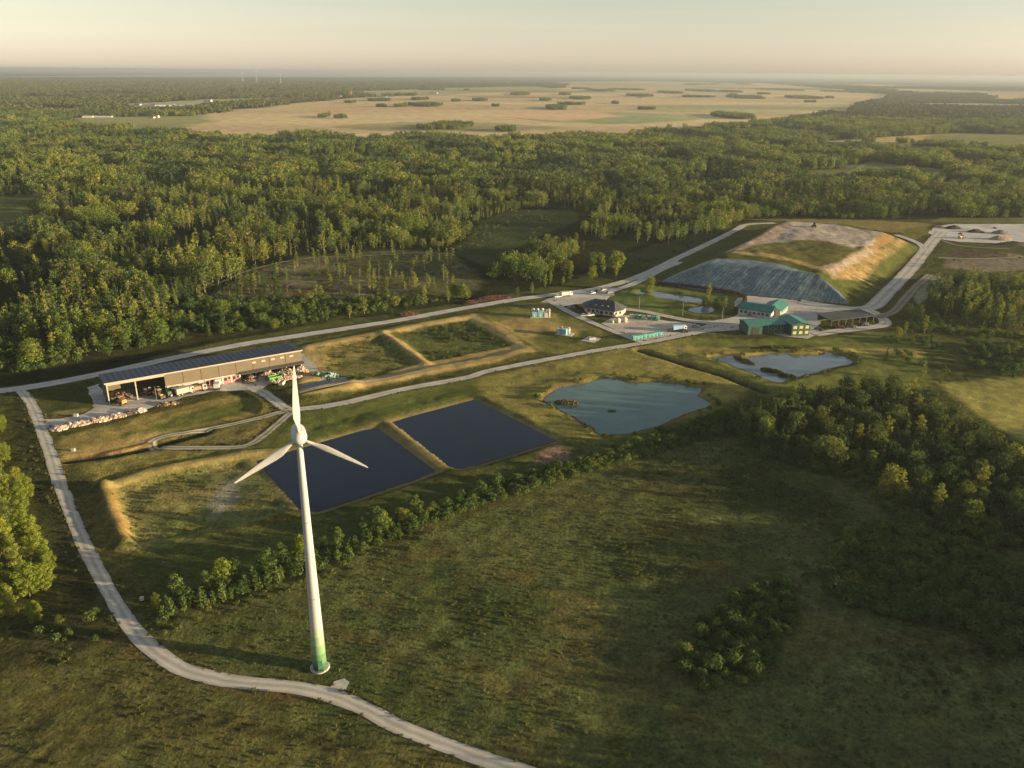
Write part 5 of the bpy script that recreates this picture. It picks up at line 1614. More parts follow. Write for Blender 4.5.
W1 = simple_mat('waste_tan', (.30, .22, .14), .9, .3, 1.5); W2 = simple_mat('waste_brown', (.16, .11, .075), .9, .3, 1.5)
W3 = simple_mat('waste_pale', (.40, .35, .30), .9, .25, 1.5); W4 = simple_mat('waste_dark', (.05, .045, .04), .9, .3, 1.5); W5 = simple_mat('waste_pink', (.36, .25, .21), .9, .3, 1.5)
for fx, y, L, W, H, nn, lab, ms in ((.70, -2.0, 6, 5, 2.2, 240, 'dark and tan waste heap at the left end of the shed canopy', [W2, W4, W1]),
                                    (.79, -2.6, 9, 6, 2.6, 420, 'broad tan heap of waste under the shed canopy', [W1, W2, W3, W5]),
                                    (.89, -2.4, 8, 6, 2.8, 380, 'brown and tan waste heap near the right end of the shed', [W1, W2, W4, W3]),
                                    (.975, -2.5, 6, 5, 2.2, 240, 'small pale waste heap at the right corner of the shed', [W3, W1, W5]),
                                    (.06, 4.5, 9, 6, 2.4, 260, 'brown waste heap inside the leftmost open bay', [W2, W4, W2]),
                                    (.20, 5, 10, 6, 2.2, 280, 'dark waste heap inside the second open bay', [W4, W2, W4, W1]),
                                    (.86, -8.5, 15, 4.0, 1.4, 420, 'long low strip of pale rubble before the shed canopy', [W3, W3, W1, W5])):
    x, y = shed_pt(LS * fx, y); o = link_mesh('waste_heap', debris_mesh('waste_heap', L, W, H, nn, int(fx * 1000), ms, (.35, 1.1)))
    o.location = (x, y, .1); o.rotation_euler = (0, 0, HS); tag(o, lab, 'waste heap')
for px, py, L, W, H, nn, lab, ms in ((76, 425, 9, 3.5, 1.3, 170, 'pale rubble heap in the middle of the waste row by the yard entrance', [W3, W5, W3, W1]), (60, 429, 5, 3.5, 1.5, 110, 'pink rubble heap at the left end of the waste row', [W5, W3, W3]),
                                     (98, 421, 8, 3.2, 1.3, 150, 'white and pink rubble heap in the waste row left of the shed bays', [W3, W5]), (116, 417, 7, 3, 1.1, 130, 'low pale rubble heap nearest the open bays', [W3, W1, W5]),
                                     (140, 411.5, 4, 3, 1.3, 60, 'white block heap at the yard edge before the open bays', [W3, WHITE]), (130, 414, 4, 3, 1.0, 60, 'dark scrap heap beside the white block heap', [W4, W2]),
                                     (168, 404.5, 7, 2.6, .9, 70, 'dark scrap strip at the grass edge of the shed yard', [W4, W2, W1]), (330, 377, 6, 4, 1.3, 110, 'mixed scrap heap right of the service pond', [W4, W3, CYAN]),
                                     (342, 379, 4, 3, 1.0, 60, 'white scrap heap on the bank of the service pond', [W3, WHITE, W4]), (318, 376, 5, 3, 1.2, 60, 'green and brown scrap heap behind the service pond', [TEAL_BIN, W2, W1])):
    x, y = at(px, py); o = link_mesh('rubble_heap', debris_mesh('rubble_heap', L, W, H, nn, int(px), ms, (.4, 1.2)))
    o.location = (x, y, h1(x, y) + .05); o.rotation_euler = (0, 0, .32); tag(o, lab, 'rubble heap')


# --- vehicles and bins
def wheel(mbp, parent, x, y, r, w):
    m = MB(); m.tube((x, y - w / 2, r), (x, y + w / 2, r), r, r, 14)
    o = m.build('wheel', RUBBER, parent)
    m = MB(); m.tube((x, y - w / 2 - .015, r), (x, y + w / 2 + .015, r), r * .55, r * .55, 10); m.build('rim', STEEL, o)
    return o


def car(loc, rz, paint, label):
    t = thing('parked_car', label, 'car', loc, rz)
    side = [(-2.1, .32), (2.1, .32), (2.15, .70), (1.15, .88), (-1.75, .92), (-2.15, .80)]
    mb = MB(); n = len(side)
    vs = [(x, -.86, z) for x, z in side] + [(x, .86, z) for x, z in side]
    mb.add(vs, [tuple(range(n)), tuple(range(n, 2 * n))[::-1]] + [(i, n + i, n + (i + 1) % n, (i + 1) % n) for i in range(n)])
    body = mb.build('body', paint, t)
    mb = MB(); lo = [(-1.72, .915), (1.1, .88)]; hi = [(-1.25, 1.42), (.35, 1.42)]
    vs = [(lo[0][0], -.80, .90), (lo[1][0], -.80, .87), (lo[1][0], .80, .87), (lo[0][0], .80, .90), (hi[0][0], -.64, 1.40), (hi[1][0], -.64, 1.40), (hi[1][0], .64, 1.40), (hi[0][0], .64, 1.40)]
    mb.add(vs, [(0, 1, 5, 4), (1, 2, 6, 5), (2, 3, 7, 6), (3, 0, 4, 7), (4, 5, 6, 7)]); mb.build('window', GLASS, t)
    mb = MB(); mb.box((-.45, 0, 1.43), (1.55, 1.22, .05)); mb.build('roof', paint, t)
    for x in (-1.35, 1.35):
        for y in (-.80, .80): wheel(mb, t, x, y, .33, .2)
    return t


def truck(loc, rz, paint, label, box=(5.2, 2.3, 2.2), boxmat=None, cat='truck', name='truck'):
    t = thing(name, label, cat, loc, rz)
    mb = MB(); mb.box((2.6, 0, 1.55), (1.7, 2.2, 1.7)); mb.box((2.5, 0, 2.5), (1.3, 2.0, .35)); mb.build('cab', paint, t)
    mb = MB(); mb.box((3.46, 0, 1.95), (.06, 1.9, .8)); mb.box((2.75, -1.11, 1.95), (.9, .05, .7)); mb.box((2.75, 1.11, 1.95), (.9, .05, .7)); mb.build('window', GLASS, t)
    mb = MB(); mb.box((-.2, 0, .75), (6.8, 1.0, .3)); mb.build('chassis', DARK, t)
    mb = MB(); mb.box((-1.0, 0, .95 + box[2] / 2), box); mb.build('cargo_box', boxmat or paint, t)
    for x in (2.5, -1.4, -2.6):
        for y in (-.95, .95): wheel(mb, t, x, y, .48, .35)
    return t


def loader(loc, rz, label, paint=YELLOW):
    t = thing('wheel_loader', label, 'loader', loc, rz)
    mb = MB(); mb.box((-1.5, 0, 1.5), (2.4, 1.9, 1.1)); mb.box((-1.9, 0, 2.15), (1.4, 1.5, .25)); mb.box((.9, 0, 1.1), (1.6, 1.2, .7)); mb.build('body', paint, t)
    mb = MB(); mb.box((-.1, 0, 2.3), (1.4, 1.5, 1.6)); c = mb.build('cab', GLASS, t)
    mb = MB(); mb.box((-.1, 0, 3.16), (1.6, 1.7, .12)); mb.build('roof', paint, c)
    mb = MB()
    for y in (-.6, .6): mb.tube((.8, y, 1.5), (2.6, y, .9), .14, .12, 6)
    mb.build('lift_arm', paint, t)
    mb = MB(); mb.add([(2.6, -1.3, .2), (3.6, -1.3, .15), (3.6, 1.3, .15), (2.6, 1.3, .2), (2.6, -1.3, 1.2), (2.6, 1.3, 1.2), (2.45, -1.3, .7), (2.45, 1.3, .7)], [(0, 1, 2, 3), (0, 3, 7, 6), (6, 7, 5, 4), (0, 6, 4, 1), (3, 2, 5, 7)]); mb.build('bucket', DARK, t)
    for x in (-1.5, 1.1):
        for y in (-1.0, 1.0): wheel(mb, t, x, y, .72, .5)
    return t


def skip(loc, rz, paint, label, L=3.6, W=1.9, H=1.6, group=None, lid=None):
    t = thing('skip_container', label, 'container', loc, rz, group)
    mb = MB(); b = .35
    vs = [(-L / 2 + b, -W / 2, .1), (L / 2 - b, -W / 2, .1), (L / 2 - b, W / 2, .1), (-L / 2 + b, W / 2, .1), (-L / 2, -W / 2, H), (L / 2, -W / 2, H), (L / 2, W / 2, H), (-L / 2, W / 2, H)]
    vi = [(x * .94, y * .92, z + .06) for x, y, z in vs[:4]] + [(x * .95, y * .92, z) for x, y, z in vs[4:]]
    mb.add(vs + vi, [(3, 2, 1, 0), (0, 1, 5, 4), (1, 2, 6, 5), (2, 3, 7, 6), (3, 0, 4, 7), (8, 9, 10, 11), (12, 13, 9, 8), (13, 14, 10, 9), (14, 15, 11, 10), (15, 12, 8, 11), (4, 5, 13, 12), (5, 6, 14, 13), (6, 7, 15, 14), (7, 4, 12, 15)])
    mb.build('body', paint, t)
    mb = MB()
    for i in range(4): mb.box((-L / 2 + .7 + i * (L - 1.4) / 3, -W / 2 - .04, H / 2 + .05), (.12, .07, H - .2)); mb.box((-L / 2 + .7 + i * (L - 1.4) / 3, W / 2 + .04, H / 2 + .05), (.12, .07, H - .2))
    mb.build('rib', paint, t)
    if lid:
        mb = MB(); mb.box((0, 0, H + .06), (L + .1, W + .1, .1)); mb.build('lid', lid, t)
    return t


def gpos(px, py, dz=.06):
    x, y = at(px, py); return (x, y, max(0, h1(x, y)) + dz)


PB = simple_mat('blue_car_paint', (.10, .18, .34), .3, .05); PS = simple_mat('silver_car_paint', (.45, .46, .47), .3, .05, 1, .4); PK = simple_mat('black_car_paint', (.02, .02, .022), .3, .05)
PR = simple_mat('red_car_paint', (.35, .05, .04), .35, .05); PW = simple_mat('white_car_paint', (.72, .72, .70), .35, .05); PG = simple_mat('grey_car_paint', (.16, .165, .17), .35, .05)
for px, py, rz, p, lab in ((571, 309, .3, PG, 'grey car parked left of the hip-roofed office'), (576, 307, .4, PK, 'black car parked beside the grey car at the office corner'), (590, 316, .25, PW, 'white car in front of the hip-roofed office'), (597, 315, .3, PS, 'silver car in front of the hip-roofed office'),
                           (584, 316.5, .3, PS, 'silver car left of the white car before the office'), (592, 294, .8, PW, 'white car parked behind the office by the back road'), (598, 291.8, .8, PK, 'black car parked behind the office by the back road'), (603, 290.6, .8, PS, 'silver car at the end of the row behind the office'), (609, 293.5, .7, PG, 'dark grey car right of the row behind the office'),
                           (672, 331.5, .2, PK, 'black car left of the blue lorry in the container yard'), (685, 332, .2, PK, 'black car right of the blue lorry in the container yard'), (695, 327, .15, PS, 'silver car on the lawn edge above the blue lorry'), (819, 330, .1, PK, 'black car beside the dark green two-storey block'), (558, 297.5, .4, PW, 'white car at the verge of the back road'), (751, 315.5, .1, PR, 'red car before the green-roofed office'), (860, 318, .15, PW, 'white car at the right end of the low dark shed')):
    car(gpos(px, py), rz, p, lab)
truck(gpos(679, 331), .2, PW, 'lorry with pale blue box between two black cars', (4.6, 2.3, 2.0), simple_mat('pale_blue_box', (.30, .42, .58), .6))
truck(gpos(566, 296.5), .45, PW, 'white lorry parked on the office forecourt by the back road', (4.6, 2.3, 1.9), OFFWHITE)
x, y = shed_pt(LS * .355, -3.6); truck((x, y, .1), HS + .2, OFFWHITE, 'pale lorry before the grey lower wall of the shed', (4.8, 2.3, 2.0), W3)
x, y = shed_pt(LS * .42, -3.0); truck((x, y, .1), HS, W3, 'lorry with open tan box parked in front of the shed doors', (4.6, 2.3, 1.4), W1)
x, y = shed_pt(LS * .235, -1.8); loader((x, y, .1), HS - 1.2, 'yellow wheel loader at the post of the second open bay')
x, y = shed_pt(LS * .05, -1.6); loader((x, y, .1), HS + 2.0, 'orange wheel loader at the left open bay', simple_mat('orange_paint', (.50, .20, .06), .5))
x, y = shed_pt(LS * .30, -2.6); loader((x, y, .1), HS + .4, 'dark green loader standing by the olive wall', simple_mat('dark_green_paint', (.05, .10, .06), .5))
x, y = shed_pt(LS * .52, -3.6); truck((x, y, .1), HS + 1.2, PW, 'white delivery lorry before the red doors of the shed', (3.2, 2.0, 1.6), OFFWHITE)
skip(gpos(275.5, 381), HS, simple_mat('bright_green_paint', (.12, .32, .06), .6), 'bright green skip on the shed yard', 5.2, 2.4, 2.1)
skip(gpos(282, 386), HS + .9, OFFWHITE, 'white skip by the green skip on the shed yard', 3.4, 1.8, 1.4)
loader(gpos(961.5, 238.5), .3, 'yellow wheel loader parked on the pale stockpile yard')
loader((at(814, 226, 11.2)[0], at(814, 226, 11.2)[1], h1(*at(814, 226, 11.2))), 1.4, 'dark landfill compactor on top of the bare fill', DARK)
for j, px in enumerate((631.5, 635.5, 639.5, 643.5, 649, 653.5, 657.5)):
    skip(gpos(px, 318.2 + (px - 631) * .085), .12, TEAL_BIN if j not in (0, 3) else OFFWHITE, 'green lidded container in the upper row of the container yard' if j not in (0, 3) else ('white container at the left end of the upper row' if j == 0 else 'white container in the middle of the upper row'), 1.9, 1.7, 1.9, 'containers of the upper row' if j not in (0, 3) else None, TEAL_BIN if j % 2 else WHITE)
for j, px in enumerate((634, 637.5, 641, 645, 649, 652.5, 656, 660)):
    skip(gpos(px, 339.5 - (px - 634) * .17), .25, CYAN, 'turquoise container in the lower row of the container yard', 1.8, 1.8, 1.7, 'containers of the lower row', TEAL_BIN if j % 3 else CYAN)
for px, py, rr_, hh, lab in ((612.5, 322.8, .7, 1.2, 'smallest of the cream tanks at the container yard'), (618, 322.5, 1.2, 2.3, 'left one of the two big cream tanks'), (624.5, 322, 1.3, 2.5, 'right one of the two big cream tanks')):
    t = thing('storage_tank', lab, 'tank', gpos(px, py))
    mb = MB(); mb.lathe([(rr_, 0), (rr_, hh * .62), (rr_ * .9, hh * .8), (rr_ * .6, hh * .94), (rr_ * .12, hh)], 20); mb.build('body', simple_mat('cream_tank', (.56, .46, .33), .6, .1), t, True)
    mb = MB(); mb.tube((0, 0, hh - .05), (0, 0, hh + .25), .22, .22, 10); mb.build('hatch', STEEL, t)


# --- treatment plant units: turquoise boxes, white tanks, a mast
def plant_unit(px, py, rz, label, big):
    t = thing('treatment_unit', label, 'treatment plant', gpos(px, py), rz)
    mb = MB(); mb.box((0, 0, .1), (10 if big else 8, 5.4, .2)); mb.build('base_plate', CONCRETE, t)
    for x, w, h, m in (((-2.8, 2.6, 2.6, CYAN), (.1, 2.6, 3.0, CYAN), (2.8, 2.0, 2.2, OFFWHITE)) if big else ((-2.2, 2.2, 2.4, CYAN), (.2, 2.2, 2.6, CYAN))):
        mb = MB(); mb.box((x, -.9, .2 + h / 2), (w, 2.4, h)); c = mb.build('cabin', m, t)
        mb = MB(); mb.box((x, -.9, .26 + h), (w + .15, 2.5, .12)); mb.build('roof', WHITE, c)
        mb = MB(); mb.box((x - .3, -2.13, 1.2), (.8, .06, 1.8)); mb.build('door', OFFWHITE, c)
    for x in ((-3.4, -1.2, 1.2) if big else (-1.8, 1.4)):
        mb = MB(); mb.lathe([(1.0, .2), (1.0, 3.4 if big else 2.6), (.7, 3.9 if big else 3.0), (.1, 4.05 if big else 3.1)], 16, 0, (x, 1.4, 0)); mb.build('tank', WHITE, t, True)
    mb = MB()
    for x0_, x1_ in ((-3.4, -1.2), (-1.2, 1.2), (1.2, 3.2)): mb.tube((x0_, 1.4, 3.0), (x1_, .2, 2.6), .12, .12, 6)
    mb.build('pipe', STEEL, t)
    if big:
        mb = MB(); mb.tube((4.4, -1.6, .2), (4.4, -1.6, 4.6), .5, .45, 10); mb.build('stack_pipe', W3, t)
        mb = MB(); mb.box((4.2, .8, 3.2), (2.6, 1.4, .25)); mb.tube((3.2, .4, .2), (3.2, .4, 3.1), .1, .1, 6); mb.tube((5.2, 1.2, .2), (5.2, 1.2, 3.1), .1, .1, 6); mb.build('platform', OFFWHITE, t)
    return t


plant_unit(540, 317, .05, 'larger turquoise treatment unit with white tanks near the back road', True)
plant_unit(564.5, 334.5, -.35, 'smaller turquoise treatment unit on the grass below the offices', False)
t = thing('pump_station', 'low grey pump station on its gravel pad below the offices', 'pump station', gpos(592, 339.5), .2)
mb = MB(); mb.box((0, 0, .5), (3.2, 1.8, 1.0)); mb.build('body', CONCRETE, t)
mb = MB(); mb.box((-.6, 0, 1.1), (1.0, 1.0, .2)); mb.box((.9, 0, 1.1), (.8, .8, .2)); mb.build('hatch', STEEL, t)


# --- houses
def windows_on(parent, face_pts, n, z0, w, h, mat=GLASS, frame=OFFWHITE, name='window'):
    """n framed windows spread along a wall from a to b (x, y), standing proud of it by a little"""
    a, b = Vector(face_pts[0]), Vector(face_pts[1]); d = (b - a); L = d.length; ang = math.atan2(d.y, d.x)
    nrm = Vector((d.y, -d.x)).normalized()
    for i in range(n):
        p = a + d * ((i + .5) / n)
        m1 = MB(); m1.box((p.x + nrm.x * .03, p.y + nrm.y * .03, z0 + h / 2), (w + .2, .1, h + .2), ang); f = m1.build(name, frame, parent)
        m2 = MB(); m2.box((p.x + nrm.x * .06, p.y + nrm.y * .06, z0 + h / 2), (w, .1, h), ang); m2.build('pane', mat, f)


# hip-roofed office
A, L0, H0 = frame_from(at(585.5, 312.5), at(614, 317))
hb = thing('office_building', 'single-storey office with a big dark hip roof and pale walls', 'building', (A.x, A.y, .06), H0)
Wd, Wl = 11.5, L0
plan = [(0, 0), (Wl, 0), (Wl + 2.2, 5), (Wl + 1.5, Wd), (0, Wd), (-4.5, 7)]
mb = MB(); mb.prism(plan, 0, 2.9); mb.build('wall', BRICKW, hb)
ev = [(p[0] + (.7 if p[0] > 5 else -.7), p[1] + (.7 if p[1] > 5 else -.7), 2.8) for p in plan]
r0, r1 = (2.6, 5.6, 6.4), (Wl - 2.6, 5.8, 6.4)
mb = MB(); mb.add(ev + [r0, r1], [(0, 1, 7, 6), (1, 2, 7), (2, 3, 7), (3, 4, 6, 7), (4, 5, 6), (5, 0, 6), (5, 4, 3, 2, 1, 0)])
rf = mb.build('roof', SHINGLE, hb)
for i, (x, y) in enumerate(((5, 1.6), (8.5, 1.8), (11.5, 2.0))):
    z = 2.8 + (y + .7) / 6.3 * 3.6
    mb = MB(); mb.box((x, y, z + .12), (.8, .9, .28)); mb.build('skylight', WHITE, rf)
mb = MB(); mb.tube((Wl / 2, 6.8, 5.6), (Wl / 2, 6.8, 7.2), .35, .35, 8); mb.build('chimney', CONCRETE, rf)
windows_on(hb, ((.5, 0), (Wl - .5, 0)), 6, .9, 1.3, 1.3); windows_on(hb, ((Wl, 0), (Wl + 2.2, 5)), 2, .9, 1.2, 1.3); windows_on(hb, ((-4.5, 7), (0, 0)), 3, .9, 1.2, 1.3)
mb = MB(); mb.box((Wl * .55, -.08, 1.05), (1.3, .14, 2.1)); mb.build('door', DARK, hb)


def gable(parent, x0, y0, L, D, hw, hr, wall, roof, ov=.5, axis='x'):
    """walls and a pitched roof in the parent's frame; ridge along x (or y)"""
    mb = MB()
    if axis == 'x':
        prof = [(y0, 0), (y0 + D, 0), (y0 + D, hw), (y0 + D / 2, hr - .1), (y0, hw)]
        vs = [(x0, a, b) for a, b in prof] + [(x0 + L, a, b) for a, b in prof]
    else:
        prof = [(x0 + L, 0), (x0, 0), (x0, hw), (x0 + L / 2, hr - .1), (x0 + L, hw)]
        vs = [(a, y0, b) for a, b in prof] + [(a, y0 + D, b) for a, b in prof]
    mb.add(vs, [(4, 3, 2, 1, 0), (5, 6, 7, 8, 9)] + [(i, (i + 1) % 5, 5 + (i + 1) % 5, 5 + i) for i in range(5)])
    w = mb.build('wall', wall, parent)
    mb = MB()
    sl = (hr - hw) / ((D if axis == 'x' else L) / 2)
    if axis == 'x':
        lo0, lo1, zz = y0 - ov, y0 + D + ov, hw - sl * ov
        q = [(x0 - ov, lo0, zz), (x0 + L + ov, lo0, zz), (x0 + L + ov, y0 + D / 2, hr), (x0 - ov, y0 + D / 2, hr), (x0 + L + ov, lo1, zz), (x0 - ov, lo1, zz)]
    else:
        lo0, lo1, zz = x0 - ov, x0 + L + ov, hw - sl * ov
        q = [(lo0, y0 + D + ov, zz), (lo0, y0 - ov, zz), (x0 + L / 2, y0 - ov, hr), (x0 + L / 2, y0 + D + ov, hr), (lo1, y0 - ov, zz), (lo1, y0 + D + ov, zz)]
    q = [(a, b, c + .05) for a, b, c in q] + [(a, b, c + .22) for a, b, c in q]
    mb.add(q, [(6, 7, 8, 9), (9, 8, 10, 11), (3, 2, 1, 0), (5, 4, 2, 3), (0, 1, 7, 6), (4, 5, 11, 10), (1, 2, 8, 7), (2, 4, 10, 8), (3, 0, 6, 9), (5, 3, 9, 11)])
    r = mb.build('roof', roof, parent)
    return w, r


# green-roofed office, L-shaped
A, L1, H1 = frame_from(at(738, 314), at(770.5, 319))
g1 = thing('green_roofed_office', 'pale L-shaped office under a turquoise-green metal roof', 'building', (A.x, A.y, .06), H1)
LIGHTW = simple_mat('light_render', (.50, .47, .43), .85, .12, .8)
w, r = gable(g1, 0, 0, L1, 9.5, 3.2, 5.4, LIGHTW, GREEN_ROOF, .6)
w2, r2 = gable(g1, L1 - 6.5, 6.0, 9.5, 15, 3.2, 5.0, LIGHTW, GREEN_ROOF, .6, 'y')
windows_on(g1, ((.5, 0), (L1 - .8, 0)), 7, 1.0, 1.4, 1.4); windows_on(g1, ((L1 + 3, 6.2), (L1 + 3, 20.5)), 5, 1.0, 1.4, 1.5)
mb = MB(); mb.box((L1 * .5, -.9, 2.8), (5, 1.8, .18)); mb.tube((L1 * .5 - 2.2, -1.6, 0), (L1 * .5 - 2.2, -1.6, 2.75), .1, .1, 6); mb.tube((L1 * .5 + 2.2, -1.6, 0), (L1 * .5 + 2.2, -1.6, 2.75), .1, .1, 6); mb.build('porch', OFFWHITE, g1)
for i in range(3):
    mb = MB(); mb.box((L1 * .5 - 3.5 + i * 5.5, 12, 3.0), (2.0, 1.3, 1.2)); mb.build('roof_unit', STEEL, g1)
mb = MB(); mb.box((L1 * .36, 13.8, 1.4), (L1 * .55, 8.0, 2.8)); mb.build('flat_annex', LIGHTW, g1)

# dark green two-storey works building
A, L2, H2 = frame_from(at(747.5, 335), at(785, 333.5))
g2 = thing('green_works_building', 'dark green two-storey works building with amber-lit windows at its right end', 'building', (A.x, A.y, .06), H2)
w, r = gable(g2, 0, 0, L2 + 2, 10, 4.6, 5.5, GREEN_DARK, GREEN_ROOF, .5)
windows_on(g2, ((L2 * .5, 0), (L2 - .5, 0)), 3, 3.0, 1.3, 1.2); windows_on(g2, ((L2 * .5, 0), (L2 - .5, 0)), 3, .9, 1.3, 1.2)
C0 = Vector(at(806, 339.3)) - A; C0.rotate(Matrix.Rotation(-H2, 2)) if hasattr(C0, 'rotate') else None
xb = L2 + .8
w2, r2 = gable(g2, xb, -4.5, 9.0, 13.5, 5.4, 6.4, GREEN_DARK, GREEN_ROOF, .5, 'y')
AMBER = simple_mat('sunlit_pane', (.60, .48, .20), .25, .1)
windows_on(g2, ((xb, -4.5), (xb + 9, -4.5)), 3, 3.6, 1.6, 1.2, AMBER); windows_on(g2, ((xb, -4.5), (xb + 9, -4.5)), 3, 1.0, 1.6, 1.2, AMBER)
windows_on(g2, ((xb + 9, -4.3), (xb + 9, 8.8)), 3, 3.5, 2.4, 1.3, AMBER); windows_on(g2, ((xb + 9, -4.3), (xb + 9, 8.8)), 3, .9, 2.4, 1.3, AMBER)
mb = MB(); mb.box((L2 * .2, -.06, 1.7), (3.4, .12, 3.4)); mb.build('door', DARK, g2)

# low dark shed with a dark roof
A, L3, H3 = frame_from(at(831, 326.5), at(873, 321.5))
g3 = thing('open_shed', 'low dark shed with a long dark roof beside the loop drive', 'shed', (A.x, A.y, .06), H3)
D3 = 10
mb = MB(); mb.add([(-.6, -.6, 2.9), (L3 + .6, -.6, 2.9), (L3 + .6, D3 + .6, 3.6), (-.6, D3 + .6, 3.6), (-.6, -.6, 3.1), (L3 + .6, -.6, 3.1), (L3 + .6, D3 + .6, 3.8), (-.6, D3 + .6, 3.8)],
                  [(3, 2, 1, 0), (4, 5, 6, 7), (0, 1, 5, 4), (1, 2, 6, 5), (2, 3, 7, 6), (3, 0, 4, 7)]); mb.build('roof', simple_mat('mossy_dark_roof', (.05, .055, .060), .7, .3, .5), g3)
mb = MB(); mb.box((L3 / 2, D3 - .1, 1.75), (L3, .2, 3.5)); mb.build('back_wall', GREEN_DARK, g3)
for i in range(7):
    mb = MB(); mb.box((L3 * i / 6, 0, 1.45), (.3, .3, 2.9)); mb.build('post', GREEN_DARK, g3)
for px, py, L, W, H, lab in ((840, 328, 5, 2.5, 1.4, 'reddish scrap heap in front of the low dark shed'), (852, 327.2, 5, 2.5, 1.2, 'dark scrap heap at the middle of the low dark shed'), (866, 325.5, 4.5, 2.5, 1.1, 'pale scrap heap at the right end of the low dark shed')):
    o = link_mesh('scrap_heap', debris_mesh('scrap_heap', L, W, H, 70, int(px), [PR, W2, W4] if px < 845 else [W4, W2, W1] if px < 860 else [W3, W4], (.4, 1.1))); o.location = gpos(px, py); tag(o, lab, 'scrap heap')

# --- clipped hedge round the canal pond
hl = smooth_line(pts([(659, 284.5), (690, 288), (718, 291.5), (735, 294.5), (744, 299), (743, 305), (738, 310)]), 1.6)
cl = [(x, y, 1.1, 1.3, 1.3, 1.3) for x, y in hl]
Vq, Fq = crown(cl, 6500, .5, 55)
me = mesh_np('crown', Vq, Fq, [simple_mat('brown_hedge', (.055, .042, .024), .95, .3, 1.2)])
hg = thing('hedge', 'long dark brown hedge curving round the canal pond', 'hedge', (hl[0][0], hl[0][1], 0))
o = link_mesh('crown', me, hg); o.location = (-hl[0][0], -hl[0][1], 0)

# --- sheeted face of the landfill
lo_line = smooth_line(pts([(656, 284), (700, 290), (750, 295.5), (800, 300.5), (849, 305)]), 2.0)
hi_line = smooth_line(pts([(708, 257.5), (740, 260), (775, 265.5), (812, 273.5), (836, 284, 7.5), (845, 294, 4.0)], MOUND_Z), 2.0)


def resample(l, n):
    P = np.array(l); s = np.concatenate([[0], np.cumsum(np.linalg.norm(np.diff(P, axis=0), axis=1))]); t = np.linspace(0, s[-1], n)
    return np.stack([np.interp(t, s, P[:, 0]), np.interp(t, s, P[:, 1])], 1)


NU, NV = 120, 24
a, b = resample(lo_line, NU), resample(hi_line, NU)
tt = np.linspace(0, 1, NV)[:, None, None]
G = (a[None] * (1 - tt) + b[None] * tt).reshape(-1, 2)
zz = hgt(G[:, 0], G[:, 1]) + .30 + .03 * np.sin(np.tile(np.arange(NU), NV) * .9)
i = np.arange(NU * NV).reshape(NV, NU)
Fq = np.stack([i[:-1, :-1], i[:-1, 1:], i[1:, 1:], i[1:, :-1]], -1).reshape(-1, 4)


def membrane_mat():
    m, nt, out = new_mat('membrane'); L = nt.links.new
    uv = N(nt, 'ShaderNodeUVMap'); uv.uv_map = 'sheet'; s = N(nt, 'ShaderNodeSeparateXYZ'); L(uv.outputs[0], s.inputs[0])
    geo = N(nt, 'ShaderNodeNewGeometry')
    wv = N(nt, 'ShaderNodeMath', operation='MULTIPLY'); L(s.outputs[0], wv.inputs[0]); wv.inputs[1].default_value = 46.0
    wob, _ = noise_mul(nt, geo.outputs['Position'], .12, -.35, .35, 3)
    ad = N(nt, 'ShaderNodeMath', operation='ADD'); L(wv.outputs[0], ad.inputs[0]); L(wob, ad.inputs[1])
    fr = N(nt, 'ShaderNodeMath', operation='FRACT'); L(ad.outputs[0], fr.inputs[0])
    cr = N(nt, 'ShaderNodeValToRGB'); e = cr.color_ramp
    st = [(0, (.15, .19, .20)), (.12, (.10, .145, .16)), (.7, (.075, .115, .13)), (.9, (.035, .055, .06)), (1, (.15, .19, .19))]
    while len(e.elements) < len(st): e.elements.new(.5)
    for el, (p, c) in zip(e.elements, st): el.position = p; el.color = (*c, 1)
    L(fr.outputs[0], cr.inputs[0])
    a_, _ = noise_mul(nt, geo.outputs['Position'], .5, .6, 1.5, 4, .7); b_, _ = noise_mul(nt, geo.outputs['Position'], .07, .75, 1.25, 3)
    mu = N(nt, 'ShaderNodeMath', operation='MULTIPLY'); L(a_, mu.inputs[0]); L(b_, mu.inputs[1])
    sc = N(nt, 'ShaderNodeVectorMath', operation='SCALE'); L(cr.outputs[0], sc.inputs[0]); L(mu.outputs[0], sc.inputs['Scale'])
    bs = N(nt, 'ShaderNodeBsdfPrincipled'); L(sc.outputs[0], bs.inputs['Base Color']); bs.inputs['Roughness'].default_value = .55
    L(bs.outputs[0], out.inputs['Surface'])
    return m


me = mesh_np('landfill_sheeting', np.column_stack([G, zz]), Fq, [membrane_mat()], smooth=True)
uvl = me.uv_layers.new(name='sheet')
U = np.tile(np.linspace(0, 1, NU), NV); Vv = np.repeat(np.linspace(0, 1, NV), NU)
uvl.data.foreach_set('uv', np.stack([U, Vv], 1)[Fq.ravel()].astype(np.float32).ravel())
tag(link_mesh('landfill_sheeting', me), 'blue-grey seamed sheeting laid over the front slope of the landfill', 'sheeting')

